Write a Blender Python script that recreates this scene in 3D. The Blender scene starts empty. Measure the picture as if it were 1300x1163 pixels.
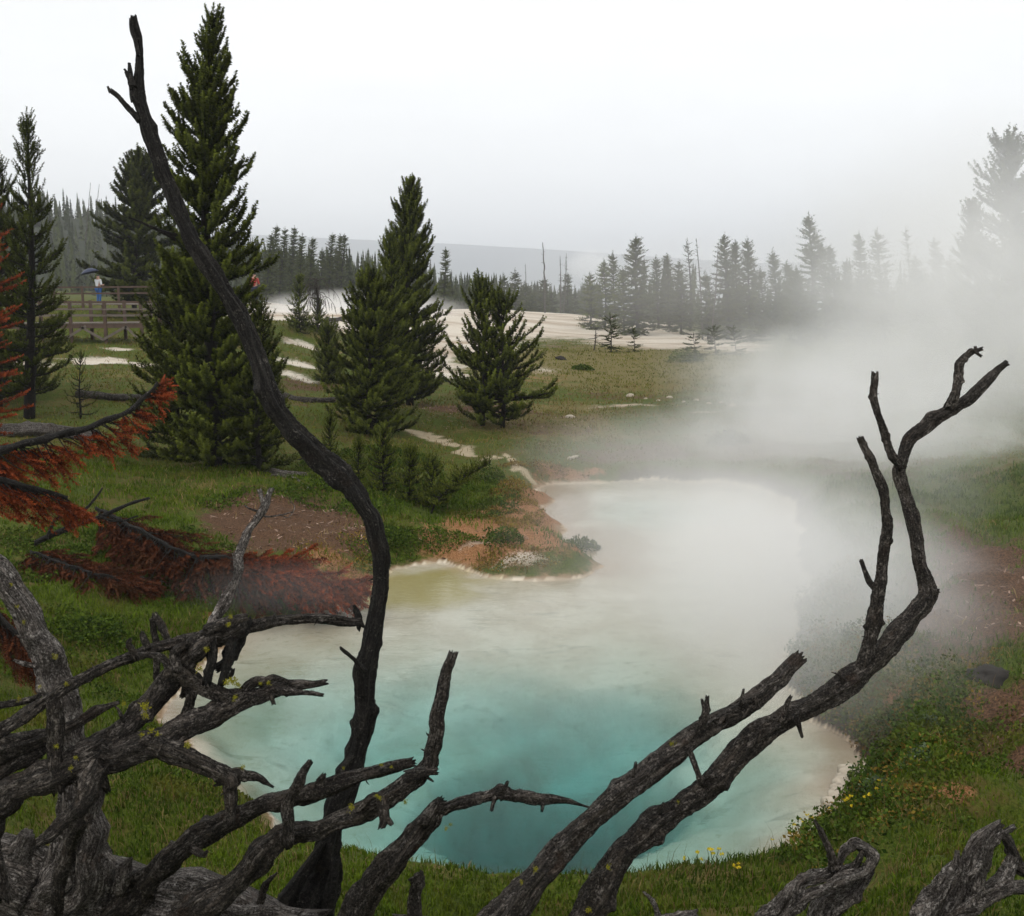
import bpy, math, random
import numpy as np
from mathutils import Vector

SC = bpy.context.scene
COL = SC.collection
R = math.radians

# ------------------------------------------------------------------ camera
FPX, CU, CV, PITCH, CAMZ = 1394.0, 650.0, 581.5, R(9.0), 6.0
CP, SP = math.cos(PITCH), math.sin(PITCH)
cd = bpy.data.cameras.new('camera')
cam = bpy.data.objects.new('camera', cd)
COL.objects.link(cam)
cam.location = (0, 0, CAMZ)
cam.rotation_euler = (math.pi / 2 - PITCH, 0, 0)
cd.sensor_fit = 'HORIZONTAL'
cd.angle = 2 * math.atan(CU / FPX)
cd.clip_start = 0.05
cd.clip_end = 30000
SC.camera = cam


def ray(u, v):
    a = (u - CU) / FPX
    b = (v - CV) / FPX
    return np.array([a, CP - b * SP, -SP - b * CP])


def P(u, v, d):
    return np.array([0, 0, CAMZ]) + ray(u, v) * d


def G(u, v, z=0.0):
    r = ray(u, v)
    return np.array([0, 0, CAMZ]) + r * ((z - CAMZ) / r[2])


# ------------------------------------------------------------------ noise
def _hash(ix, iy, s):
    n = (ix * 374761393 + iy * 668265263 + s * 1442695041) & 0xFFFFFFFF
    n = ((n ^ (n >> 13)) * 1274126177) & 0xFFFFFFFF
    return ((n ^ (n >> 16)) & 0xFFFF) / 65535.0


def vnoise(x, y, s=0):
    ix = np.floor(x).astype(np.int64)
    iy = np.floor(y).astype(np.int64)
    fx, fy = x - ix, y - iy
    fx = fx * fx * (3 - 2 * fx)
    fy = fy * fy * (3 - 2 * fy)
    a, b = _hash(ix, iy, s), _hash(ix + 1, iy, s)
    c, d = _hash(ix, iy + 1, s), _hash(ix + 1, iy + 1, s)
    return (a + (b - a) * fx) * (1 - fy) + (c + (d - c) * fx) * fy


def fbm(x, y, s=0, o=4):
    t, a, n = 0.0, 0.5, 0.0
    for k in range(o):
        t = t + a * vnoise(x * 2 ** k, y * 2 ** k, s + k * 17)
        n += a
        a *= 0.5
    return t / n


def sstep(a, b, x):
    t = np.clip((x - a) / (b - a), 0, 1)
    return t * t * (3 - 2 * t)


# ------------------------------------------------------------------ mesh helpers
def tag(o, label=None, cat=None, group=None, kind=None):
    if label: o['label'] = label
    if cat: o['category'] = cat
    if group: o['group'] = group
    if kind: o['kind'] = kind
    return o


def link(name, me, mat, parent=None, loc=None):
    o = bpy.data.objects.new(name, me)
    COL.objects.link(o)
    if mat is not None and me is not None:
        for m in (mat if isinstance(mat, (list, tuple)) else [mat]):
            me.materials.append(m)
    if parent is not None: o.parent = parent
    if loc is not None: o.location = loc
    return o


def mesh(name, V, F, smooth=True, uv=None, attrs=None, midx=None):
    """F: array (n,3) or (n,4), or a list of polygons."""
    me = bpy.data.meshes.new(name)
    V = np.asarray(V, dtype=np.float32)
    if isinstance(F, np.ndarray):
        n, k = F.shape
        loops = F.reshape(-1).astype(np.int32)
        starts = (np.arange(n) * k).astype(np.int32)
        tot = np.full(n, k, np.int32)
    else:
        tot = np.array([len(f) for f in F], np.int32)
        loops = np.array([i for f in F for i in f], np.int32)
        starts = (np.cumsum(tot) - tot).astype(np.int32)
    me.vertices.add(len(V))
    me.vertices.foreach_set('co', V.reshape(-1))
    me.loops.add(len(loops))
    me.loops.foreach_set('vertex_index', loops)
    me.polygons.add(len(tot))
    me.polygons.foreach_set('loop_start', starts)
    me.polygons.foreach_set('loop_total', tot)
    me.polygons.foreach_set('use_smooth', np.full(len(tot), smooth))
    if midx is not None:
        me.polygons.foreach_set('material_index', np.asarray(midx, np.int32))
    if uv is not None:
        l = me.uv_layers.new(name='bark')
        l.data.foreach_set('uv', np.asarray(uv, np.float32)[loops].reshape(-1))
    for k, a in (attrs or {}).items():
        at = me.attributes.new(k, 'FLOAT', 'POINT')
        at.data.foreach_set('value', np.asarray(a, np.float32))
    me.update()
    me.validate()
    return me


def empty(name, loc=(0, 0, 0), rz=0):
    o = bpy.data.objects.new(name, None)
    COL.objects.link(o)
    o.location = loc
    o.rotation_euler = (0, 0, rz)
    o.empty_display_size = 0.2
    return o


# ------------------------------------------------------------------ materials
class NT:
    def __init__(self, name):
        self.m = bpy.data.materials.new(name)
        self.m.use_nodes = True
        self.t = self.m.node_tree
        self.t.nodes.clear()
        self.out = self.t.nodes.new('ShaderNodeOutputMaterial')

    def n(self, kind, **kw):
        nd = self.t.nodes.new('ShaderNode' + kind)
        for k, v in kw.items():
            if k.startswith('_'):
                setattr(nd, k[1:], v)
        return nd

    def l(self, a, b):
        self.t.links.new(a, b)

    def put(self, sock, v):
        if hasattr(v, 'is_output') or isinstance(v, bpy.types.NodeSocket):
            self.l(v, sock)
        else:
            sock.default_value = v

    def math(self, op, a, b=0.0, c=0.0, clamp=False):
        nd = self.n('Math', _operation=op, _use_clamp=clamp)
        for s, v in zip(nd.inputs, (a, b, c)):
            self.put(s, v)
        return nd.outputs[0]

    def mix(self, f, a, b):
        nd = self.n('Mix', _data_type='RGBA')
        self.put(nd.inputs[0], f)
        for s, v in ((nd.inputs[6], a), (nd.inputs[7], b)):
            if isinstance(v, tuple) and len(v) == 3: v = v + (1,)
            self.put(s, v)
        return nd.outputs[2]

    def noise(self, vec, scale, detail=4, rough=0.55, dist=0.0):
        nd = self.n('TexNoise')
        if vec is not None: self.l(vec, nd.inputs['Vector'])
        nd.inputs['Scale'].default_value = scale
        nd.inputs['Detail'].default_value = detail
        nd.inputs['Roughness'].default_value = rough
        nd.inputs['Distortion'].default_value = dist
        return nd.outputs[0]

    def step(self, x, a, b):
        nd = self.n('MapRange', _interpolation_type='SMOOTHSTEP')
        self.put(nd.inputs[0], x)
        nd.inputs[1].default_value = a
        nd.inputs[2].default_value = b
        return nd.outputs[0]

    def attr(self, name):
        nd = self.n('Attribute')
        nd.attribute_name = name
        return nd.outputs['Fac']

    def pos(self):
        return self.n('NewGeometry').outputs['Position']

    def scalev(self, vec, s):
        nd = self.n('Mapping')
        self.l(vec, nd.inputs[0])
        nd.inputs['Scale'].default_value = s
        return nd.outputs[0]

    def bump(self, h, strength, dist, normal=None):
        nd = self.n('Bump')
        nd.inputs['Strength'].default_value = strength
        nd.inputs['Distance'].default_value = dist
        self.l(h, nd.inputs['Height'])
        if normal is not None: self.l(normal, nd.inputs['Normal'])
        return nd.outputs[0]

    def surf(self, color, rough=0.85, normal=None, spec=0.3):
        b = self.n('BsdfPrincipled')
        if isinstance(color, tuple) and len(color) == 3: color = color + (1,)
        self.put(b.inputs['Base Color'], color)
        self.put(b.inputs['Roughness'], rough)
        b.inputs['Specular IOR Level'].default_value = spec
        if normal is not None: self.l(normal, b.inputs['Normal'])
        self.l(b.outputs[0], self.out.inputs[0])
        return self.m


def bark_mat(name, dark, mid, pale, pale_amt=0.5, warm=(0.12, 0.06, 0.03), spec=0.22):
    t = NT(name)
    uvn = t.n('UVMap')
    uvn.uv_map = 'bark'
    uv = uvn.outputs[0]
    geo = t.pos()
    s1 = t.scalev(uv, (30, 4.0, 1))
    s2 = t.scalev(uv, (70, 24, 1))
    w = t.noise(s1, 1.0, 6, 0.65, 0.6)
    w2 = t.noise(s2, 1.0, 5, 0.65, 0.3)
    p = t.noise(geo, 11, 5, 0.65)
    p2 = t.noise(geo, 75, 4, 0.7)
    crack = t.step(t.math('ABSOLUTE', t.math('SUBTRACT', w, 0.5)), 0.0, 0.035)
    crack2 = t.step(t.math('ABSOLUTE', t.math('SUBTRACT', w2, 0.5)), 0.0, 0.05)
    body = t.mix(t.step(t.math('ADD', t.math('MULTIPLY', w, 0.5), t.math('MULTIPLY', p2, 0.5)), 0.36, 0.62), dark, mid)
    f = t.math('MULTIPLY', t.step(t.math('ADD', t.math('MULTIPLY', w2, 0.35), t.math('ADD', t.math('MULTIPLY', p, 0.35), t.math('MULTIPLY', p2, 0.3))), 0.60 - 0.16 * pale_amt, 0.70 - 0.10 * pale_amt), 0.85)
    c = t.mix(f, body, pale)
    c = t.mix(t.math('MULTIPLY', t.step(p2, 0.62, 0.70), 0.15 + 0.6 * pale_amt), c, pale)
    c = t.mix(t.math('MULTIPLY', t.step(t.noise(geo, 4.2, 4), 0.58, 0.72), 0.6), c, t.mix(p2, dark, warm))
    c = t.mix(t.math('MULTIPLY', t.math('SUBTRACT', 1.0, crack), 0.75), c, dark)  # groove shading put into the colour; even light shades the bump only weakly
    c = t.mix(t.math('MULTIPLY', t.math('SUBTRACT', 1.0, crack2), 0.55), c, dark)
    h = t.math('ADD', t.math('MULTIPLY', t.math('ADD', w, crack), 0.7), t.math('ADD', t.math('MULTIPLY', t.math('ADD', w2, crack2), 0.4), t.math('MULTIPLY', p2, 0.4)))
    rg = t.math('MULTIPLY_ADD', w2, 0.35, 0.55)
    return t.surf(c, rg, t.bump(h, 1.0, 0.07), spec)


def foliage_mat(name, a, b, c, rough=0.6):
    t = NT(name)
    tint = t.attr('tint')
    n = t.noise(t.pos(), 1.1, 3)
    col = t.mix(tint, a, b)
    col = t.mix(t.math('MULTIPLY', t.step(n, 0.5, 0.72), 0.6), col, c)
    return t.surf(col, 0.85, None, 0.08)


def plain(name, col, var=0.25, rough=0.8, scale=8):
    t = NT(name)
    n = t.noise(t.pos(), scale, 4)
    c = t.mix(n, tuple(x * (1 - var) for x in col), tuple(min(1, x * (1 + var)) for x in col))
    return t.surf(c, rough, t.bump(n, 0.3, 0.02))


M = {}
M['bark_black'] = bark_mat('charred_bark', (0.008, 0.007, 0.006), (0.056, 0.049, 0.041), (0.20, 0.18, 0.155), 0.4, (0.06, 0.034, 0.018))
M['bark_dark'] = bark_mat('dark_dead_wood', (0.011, 0.009, 0.0072), (0.110, 0.088, 0.069), (0.32, 0.28, 0.24), 0.75, (0.10, 0.048, 0.024))
M['bark_mid'] = bark_mat('weathered_wood', (0.011, 0.0092, 0.0076), (0.135, 0.110, 0.088), (0.36, 0.315, 0.275), 0.75, (0.13, 0.065, 0.034))
M['bark_grey'] = bark_mat('grey_wood', (0.026, 0.021, 0.017), (0.31, 0.265, 0.23), (0.60, 0.55, 0.50), 0.8, (0.20, 0.11, 0.065))
M['bark_pine'] = bark_mat('pine_bark', (0.006, 0.0045, 0.0035), (0.025, 0.019, 0.014), (0.07, 0.06, 0.05), 0.1)
M['needle'] = foliage_mat('pine_needles', (0.010, 0.018, 0.003), (0.110, 0.130, 0.016), (0.052, 0.064, 0.009))
M['needle_dark'] = foliage_mat('dark_pine_needles', (0.009, 0.015, 0.003), (0.072, 0.085, 0.012), (0.034, 0.040, 0.007))
M['needle_far'] = foliage_mat('far_pine_needles', (0.016, 0.024, 0.009), (0.066, 0.080, 0.022), (0.042, 0.046, 0.016))
M['rust'] = foliage_mat('dead_rust_needles', (0.040, 0.010, 0.005), (0.32, 0.068, 0.022), (0.12, 0.032, 0.014), 0.7)
M['rust_dull'] = foliage_mat('dull_rust_needles', (0.03, 0.012, 0.007), (0.14, 0.045, 0.02), (0.06, 0.03, 0.013), 0.7)
M['shrub'] = foliage_mat('shrub_leaves', (0.018, 0.040, 0.005), (0.085, 0.125, 0.014), (0.11, 0.10, 0.016))
M['sage'] = foliage_mat('grey_green_leaves', (0.04, 0.065, 0.030), (0.12, 0.155, 0.085), (0.08, 0.10, 0.05))
M['ochre_leaf'] = foliage_mat('ochre_leaves', (0.09, 0.055, 0.012), (0.26, 0.18, 0.03), (0.14, 0.06, 0.02))
M['grass'] = foliage_mat('grass_blades', (0.032, 0.060, 0.004), (0.125, 0.180, 0.012), (0.135, 0.118, 0.020), 0.55)
M['meadow'] = foliage_mat('meadow_blades', (0.085, 0.092, 0.016), (0.19, 0.19, 0.036), (0.20, 0.15, 0.045), 0.6)
M['straw'] = foliage_mat('dry_grass', (0.12, 0.07, 0.03), (0.32, 0.24, 0.10), (0.2, 0.12, 0.05))
M['lichen'] = foliage_mat('wolf_lichen', (0.13, 0.13, 0.012), (0.33, 0.30, 0.025), (0.20, 0.18, 0.02))
M['petal'] = foliage_mat('yellow_petals', (0.55, 0.40, 0.02), (0.75, 0.60, 0.05), (0.6, 0.45, 0.03))
M['plank'] = plain('weathered_planks', (0.14, 0.115, 0.095), 0.5, .85, 3)
M['post'] = plain('brown_posts', (0.085, 0.056, 0.042), 0.5, .85, 3)
M['stone'] = plain('pale_sinter_stone', (0.42, 0.36, 0.28), 0.45, 0.9, 14)
M['rock'] = plain('dark_rock', (0.022, 0.018, 0.015), 0.6, 0.95, 12)
M['skin'] = plain('skin', (0.42, 0.25, 0.18), 0.1)
M['cloth_white'] = plain('white_jacket', (0.62, 0.63, 0.65), 0.1)
M['cloth_blue'] = plain('blue_cloth', (0.03, 0.10, 0.28), 0.2)
M['cloth_red'] = plain('red_jacket', (0.36, 0.05, 0.04), 0.15)
M['cloth_dark'] = plain('dark_trousers', (0.025, 0.03, 0.05), 0.2)
M['umbrella'] = plain('navy_umbrella_cloth', (0.015, 0.022, 0.055), 0.2, 0.45)
M['metal'] = plain('dark_metal', (0.05, 0.05, 0.055), 0.1, 0.4)

# ------------------------------------------------------------------ terrain
APEX = 6.0     # the sheet fans out from 6 m behind the camera


def TL(x, y):
    w = np.maximum(y + APEX, 0.3)
    return x / w, np.log(w)


POOL_PX = [(205, 915), (215, 890), (235, 868), (268, 835), (330, 797), (400, 782), (442, 764), (456, 745), (500, 722),
           (560, 714), (588, 724), (620, 736), (680, 739), (735, 732), (762, 718), (735, 702), (712, 686), (716, 666), (692, 654), (697, 636), (674, 626),
           (700, 615), (760, 612), (830, 609), (920, 612), (960, 620), (1005, 638), (1022, 668), (1008, 705),
           (1035, 742), (1012, 775), (1022, 805), (1004, 840), (1012, 880), (1045, 915), (1085, 938), (1096, 960), (1088, 985), (1075, 1010),
           (1068, 1038), (1040, 1058), (1000, 1082), (960, 1108), (800, 1122), (650, 1119), (520, 1106), (440, 1093), (380, 1072), (335, 1042), (295, 1008), (245, 962)]
POOL = np.array([G(u, v)[:2] for u, v in POOL_PX])


def pool_sd(x, y):
    """Signed distance to the pool outline, negative inside."""
    shp = x.shape
    x, y = x.ravel(), y.ravel()
    out = np.full(x.shape, 99.0)
    near = (y > 5) & (y < 45) & (np.abs(x) < 26)
    xs, ys = x[near], y[near]
    d2 = np.full(xs.shape, 1e9)
    ins = np.zeros(xs.shape, bool)
    n = len(POOL)
    for i in range(n):
        ax, ay = POOL[i]
        bx, by = POOL[(i + 1) % n]
        ex, ey = bx - ax, by - ay
        t = np.clip(((xs - ax) * ex + (ys - ay) * ey) / (ex * ex + ey * ey), 0, 1)
        d2 = np.minimum(d2, (xs - ax - t * ex) ** 2 + (ys - ay - t * ey) ** 2)
        c = ((ay > ys) != (by > ys)) & (xs < (bx - ax) * (ys - ay) / (by - ay + 1e-12) + ax)
        ins ^= c
    d = np.sqrt(d2)
    out[near] = np.where(ins, -d, d) + (fbm(xs * 1.1, ys * 1.1, 33, 4) - .5) * .75 * np.exp(-d / 1.5)
    return out.reshape(shp)


# control heights: (u, depth-distance y, z)
CTRL = [(u, y, z) for u, y, z in [
    (-300, 1.5, 4.4), (650, 1.5, 3.9), (1600, 1.5, 4.4), (-2000, 0, 4.5), (3000, 0, 4.5), (650, -2, 4.6),
    (0, 5, 2.6), (300, 5, 2.3), (650, 5, 2.0), (1000, 5, 2.1), (1300, 5, 2.4),
    (0, 7.5, 1.5), (300, 7.5, 1.15), (650, 7.5, 1.0), (1000, 7.5, 1.1), (1300, 7.5, 1.5),
    (-100, 10, 1.1), (100, 10, 0.55), (650, 9.3, 0.35), (1000, 9.8, 0.35), (1300, 10, 0.8), (1500, 10, 1.3),
    (0, 14, 1.0), (-200, 14, 1.5), (1200, 13, 0.6), (1400, 14, 1.1),
    (50, 18, 0.9), (-150, 18, 1.5), (250, 19, 0.5), (1150, 19, 0.5), (1300, 18, 0.9), (1500, 19, 1.5),
    (150, 23, 0.9), (350, 22, 0.55), (0, 25, 1.4), (300, 27, 0.9), (450, 26, 0.6), (600, 26, 0.45),
    (1200, 26, 0.6), (1350, 28, 1.1),
    (270, 31, 1.0), (50, 34, 1.7), (450, 34, 0.7), (600, 36, 0.45), (800, 38, 0.3), (1000, 42, 0.4), (1250, 42, 1.0),
    (100, 44, 2.4), (250, 45, 2.2), (400, 46, 1.5), (550, 48, 0.8), (750, 52, 0.4), (950, 55, 0.5), (1200, 58, 1.0),
    (60, 56, 3.1), (150, 57, 3.1), (-80, 58, 4.2), (330, 58, 2.9), (450, 62, 1.7), (600, 68, 0.7), (800, 72, 0.5), (1000, 76, 0.7), (1200, 80, 1.2),
    (130, 68, 4.4), (0, 70, 4.8), (320, 72, 3.6), (430, 85, 2.4), (560, 95, 0.9), (700, 100, 0.5), (860, 104, 0.4), (1000, 108, 0.5), (1250, 110, 1.4),
    (380, 120, 2.8), (500, 135, 2.6), (620, 150, 2.6), (700, 150, 1.9), (800, 150, 0.9), (900, 150, 0.2), (1100, 150, 0.5), (1300, 150, 1.0),
    (100, 120, 4.5), (0, 180, 5), (250, 180, 3.5), (400, 200, 2.0), (550, 210, 0.5), (700, 205, -0.8), (850, 200, -1.6), (1000, 200, -1.8), (1300, 200, -1),
    (0, 300, 8), (250, 300, 4), (450, 300, -1.5), (600, 280, -4), (800, 280, -4.5), (1000, 280, -4.5), (1300, 280, -4.5),
    (0, 500, 8), (250, 500, 2), (450, 480, -2), (650, 600, -5), (1000, 600, -5), (1300, 600, -5), (-600, 300, 10), (1900, 300, -3),
    (0, 1200, -5), (650, 1200, -5), (1300, 1200, -5), (0, 6000, -5), (650, 6000, -5), (1300, 6000, -5), (-900, 1500, -5), (2200, 1500, -5)]]
_c = np.array([((u - CU) / FPX * (max(y, 1.0) / CP) if y > 1 else (u - CU) / FPX * 4, y, z) for u, y, z in CTRL])
_ct, _cl = TL(_c[:, 0], _c[:, 1])


def base_h(x, y):
    t, l = TL(x, y)
    t = np.clip(t, -1.6, 1.6)
    num = np.zeros(x.shape)
    den = np.zeros(x.shape)
    for i in range(len(_c)):
        d2 = ((t - _ct[i]) * 3.2) ** 2 + ((l - _cl[i]) * 2.4) ** 2 + 0.004
        w = 1.0 / (d2 * d2)
        num += w * _c[i, 2]
        den += w
    return num / den


# deep parts of the pool: (u, v, half width px, half depth px, depth m)
HOLES = [(700, 975, 190, 75, 3.2), (640, 930, 260, 110, 0.7), (760, 900, 160, 50, 0.9), (840, 650, 130, 24, 0.22), (400, 900, 150, 80, 0.25), (960, 980, 110, 70, 0.35)]
_holes = []
for u, v, ru, rv, dp in HOLES:
    c = G(u, v)
    _holes.append((c[0], c[1], abs(G(u + ru, v)[0] - c[0]), abs(G(u, v - rv)[1] - G(u, v + rv)[1]) / 2, dp))


def height(x, y, detail=True):
    s = pool_sd(x, y)
    b = base_h(x, y)
    if detail:
        near = np.exp(-np.maximum(y, 0) / 60.0)
        rb = sstep(2.5, 5, x) * sstep(8, 10.5, y) * (1 - sstep(26, 32, y))
        b = b + rb * ((fbm(x * 1.1, y * 1.1, 61, 3) - 0.42) * 0.75 + (fbm(x * 3.1, y * 3.1, 63, 2) - .5) * .22)
        b = b + (fbm(x * 0.35, y * 0.35, 3) - 0.5) * 0.45 * (0.35 + near) + (fbm(x * 1.7, y * 1.7, 9, 3) - 0.5) * 0.20 * near \
            + (fbm(x * 5.5, y * 5.5, 21, 2) - 0.5) * 0.07 * near
    wob = (fbm(x * 1.3, y * 1.3, 31) - 0.5) * 0.9
    so = np.maximum(s, 0)
    right = sstep(-1.0, 3.0, x)
    lip = 0.02 + 0.12 * sstep(0.0, 0.25, so) * (1 - sstep(11.5, 13, y)) + sstep(0.0, 0.9, so + wob * 0.5 * np.minimum(so, 1)) * (0.16 + 0.34 * right) + 0.30 * so
    b = np.maximum(b, 0.12) * (s < 60) + b * (s >= 60)
    lip = lip + right * sstep(0.1, 0.8, so) * (fbm(x * 2.2, y * 2.2, 65, 3) - .5) * .45
    out = np.where(s > 20, b, np.maximum(np.minimum(b, lip), .015))
    nearf = 1 - sstep(13, 19, y)
    dep = 0.02 + (0.06 + 0.36 * nearf * (1 - .75 * sstep(2.0, 3.6, x))) * sstep(0, 0.7, -s) + (0.04 + 0.24 * nearf) * sstep(0.6, 3.0, -s)
    dep = dep + .38 * sstep(0, .3, -s) * (1 - sstep(12, 13.5, y)) * (1 - sstep(1.5, 3.0, x))
    for cx, cy, rx, ry, dp in _holes:
        q = np.sqrt(((x - cx) / rx) ** 2 + ((y - cy) / ry) ** 2) + (fbm(x * 0.8, y * 0.8, 51) - 0.5) * 0.5
        dep = dep + dp * (1 - sstep(0.25, 1.05, q)) * sstep(0.2, 1.5, -s)
    dep = dep * (0.85 + 0.3 * fbm(x * 1.2, y * 1.2, 57))
    return np.where(s < 0, -dep, out)


def H1(x, y):
    return float(height(np.array([float(x)]), np.array([float(y)]))[0])


def hit(u, v, dmax=400):
    """Where the sight line through (u, v) meets the ground."""
    ds = np.exp(np.linspace(math.log(2.0), math.log(dmax), 700))
    r = ray(u, v)
    X, Y, Z = r[0] * ds, r[1] * ds, CAMZ + r[2] * ds
    h = height(X, Y)
    k = np.nonzero(Z < h)[0]
    i = k[0] if len(k) else len(ds) - 1
    return np.array([X[i], Y[i], h[i]])


def at(u, y, dz=0.0):
    """Ground point in picture column u at distance y (column taken at the height of the horizon)."""
    x = (u - CU) / FPX * y / CP
    return np.array([x, y, H1(x, y) + dz])


# ground cover patches: kind, u, v, half width px, half height px, strength
PATCH = [
    ('soil', 370, 665, 105, 46, 1.4), ('soil', 300, 640, 60, 25, .7), ('soil', 600, 520, 170, 9, .8), ('soil', 430, 525, 120, 6, .6), ('soil', 700, 545, 90, 16, .6),
    ('soil', 820, 580, 110, 20, .9), ('soil', 460, 700, 60, 18, .5), ('soil', 1270, 740, 70, 60, 1.2), ('soil', 1200, 680, 80, 30, .8), ('soil', 1290, 900, 60, 30, .9),
    ('soil', 1240, 845, 40, 25, .6), ('soil', 1150, 790, 60, 18, .6), ('soil', 400, 490, 60, 14, .8), ('soil', 160, 505, 60, 6, .8), ('soil', 640, 655, 60, 30, .5),
    ('soil', 500, 545, 60, 8, .6), ('soil', 700, 440, 90, 7, .5), ('soil', 960, 570, 120, 24, .8), ('soil', 780, 505, 100, 8, .6), ('soil', 1100, 600, 160, 40, .6),
    ('tan', 1065, 925, 45, 40, 1.2), ('tan', 1060, 985, 40, 40, .9), ('tan', 740, 702, 75, 24, 2.0), ('tan', 705, 655, 34, 38, 1.7), ('tan', 450, 768, 30, 12, 1.0), ('tan', 215, 905, 40, 26, .8), ('tan', 1000, 1080, 50, 12, .7), ('algae', 520, 752, 75, 22, 1.3), ('algae', 590, 745, 60, 8, .8), ('algae', 470, 770, 40, 10, .8), ('soil', 1260, 890, 60, 18, 1.2), ('soil', 1215, 945, 40, 12, 1.1), ('soil', 1285, 965, 40, 24, 1.1), ('soil', 1180, 790, 80, 24, 1.2), ('soil', 1240, 720, 90, 40, 1.2), ('rust', 1140, 880, 50, 14, .8), ('rust', 1200, 1010, 50, 10, .7), ('soil', 1240, 800, 120, 60, .9), ('soil', 1270, 930, 90, 40, .7), ('dry', 1180, 860, 120, 60, .8), ('dry', 800, 470, 260, 40, 1.0), ('dry', 700, 540, 160, 30, .8), ('dry', 1150, 1100, 220, 40, .5), ('dry', 700, 1130, 200, 20, .5), ('dry', 250, 1060, 120, 40, .5), ('rust', 1130, 1020, 60, 14, .5), ('rust', 600, 710, 90, 30, .7),
    ('sinter', 700, 412, 150, 18, 1.6), ('sinter', 480, 405, 170, 22, 1.6), ('sinter', 850, 432, 110, 12, 1.3), ('sinter', 600, 440, 60, 14, 1.2), ('sinter', 560, 450, 30, 20, 1.0),
    ('sinter', 140, 460, 70, 4, 1.15), ('sinter', 150, 444, 30, 2.5, 1.0), ('sinter', 385, 437, 30, 5, .85), ('sinter', 375, 460, 40, 3, 1.1), ('sinter', 378, 478, 34, 6, .9), ('sinter', 30, 462, 60, 5, 1.0),
    ('stream', 530, 550, 16, 3, 1.0), ('stream', 545, 555, 16, 3, 1.1), ('stream', 560, 560, 16, 3.5, 1.1), ('stream', 575, 565, 16, 4, 1.1), ('stream', 588, 571, 16, 6, 1.1), ('stream', 600, 577, 14, 6, 1.1), ('stream', 612, 585, 14, 4, 1.0), ('stream', 626, 584, 14, 3, .8), ('stream', 642, 582, 9, 5, 1.0), ('stream', 648, 590, 8, 8, 1.1), ('stream', 650, 600, 9, 7, 1.1), ('stream', 664, 607, 20, 4, .9),
    ('sinter', 560, 475, 50, 9, 1.0), ('sinter', 690, 470, 36, 7, .6), ('sinter', 800, 515, 60, 3, .8), ('sinter', 900, 522, 50, 3, .8), ('sinter', 680, 495, 20, 4, .5), ('sinter', 930, 440, 60, 9, 1.0),
    ('sinter', 600, 695, 34, 8, .6), ('sinter', 655, 728, 60, 7, .7), ('rust', 640, 690, 100, 44, 1.2), ('rust', 690, 650, 46, 34, 1.2), ('rust', 440, 730, 60, 24, 1.0), ('sinter', 480, 660, 20, 8, .35), ('sinter', 720, 660, 25, 20, .5),
    ('rust', 655, 650, 40, 32, 1.0), ('rust', 690, 690, 40, 20, .8), ('rust', 640, 715, 60, 14, .8), ('rust', 440, 715, 50, 22, .6), ('rust', 720, 604, 60, 6, .9), ('rust', 470, 735, 40, 10, .7),
    ('rust', 100, 770, 70, 30, .5), ('rust', 1150, 880, 50, 30, .5), ('rust', 1100, 1010, 30, 20, .4), ('rust', 690, 480, 60, 14, .5), ('rust', 280, 790, 40, 12, .8), ('rust', 215, 900, 22, 20, .8),
    ('dry', 560, 1110, 80, 20, .7), ('dry', 900, 1120, 110, 20, .7), ('dry', 760, 470, 150, 30, .7), ('dry', 720, 520, 120, 20, .7), ('dry', 1150, 1030, 60, 25, .6), ('dry', 260, 620, 60, 25, .6),
    ('dry', 430, 690, 60, 30, .7), ('dry', 360, 1080, 70, 20, .5), ('dry', 200, 480, 120, 14, .7), ('dry', 1180, 800, 60, 25, .6), ('dry', 430, 440, 80, 14, .7), ('dry', 850, 490, 150, 14, .5),
]
_patch = []
for kind, u, v, ru, rv, st in PATCH:
    c = hit(u, v)
    a, b = hit(u, v - rv), hit(u, v + rv)
    t0, l0 = TL(c[0], c[1])
    ta, _ = TL(hit(u + ru, v)[0], hit(u + ru, v)[1])
    _, la = TL(a[0], a[1])
    _, lb = TL(b[0], b[1])
    _patch.append((kind, float(t0), float(l0), max(abs(float(ta - t0)), .003), min(max(float(la - l0), .008), .6), min(max(float(l0 - lb), .008), .3), st))


def masks(x, y):
    t, l = TL(x, y)
    out = {}
    t = t + (fbm(x * 0.7, y * 0.7, 77) - 0.5) * 0.03
    l = l + (fbm(x * 0.7, y * 0.7, 79) - 0.5) * 0.035
    for kind, t0, l0, dt, du, dd, st in _patch:
        q = ((t - t0) / dt) ** 2 + ((l - l0) / np.where(l > l0, du, dd)) ** 2
        out[kind] = np.maximum(out.get(kind, 0), st * np.exp(-q * 0.8))
    return out


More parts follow.
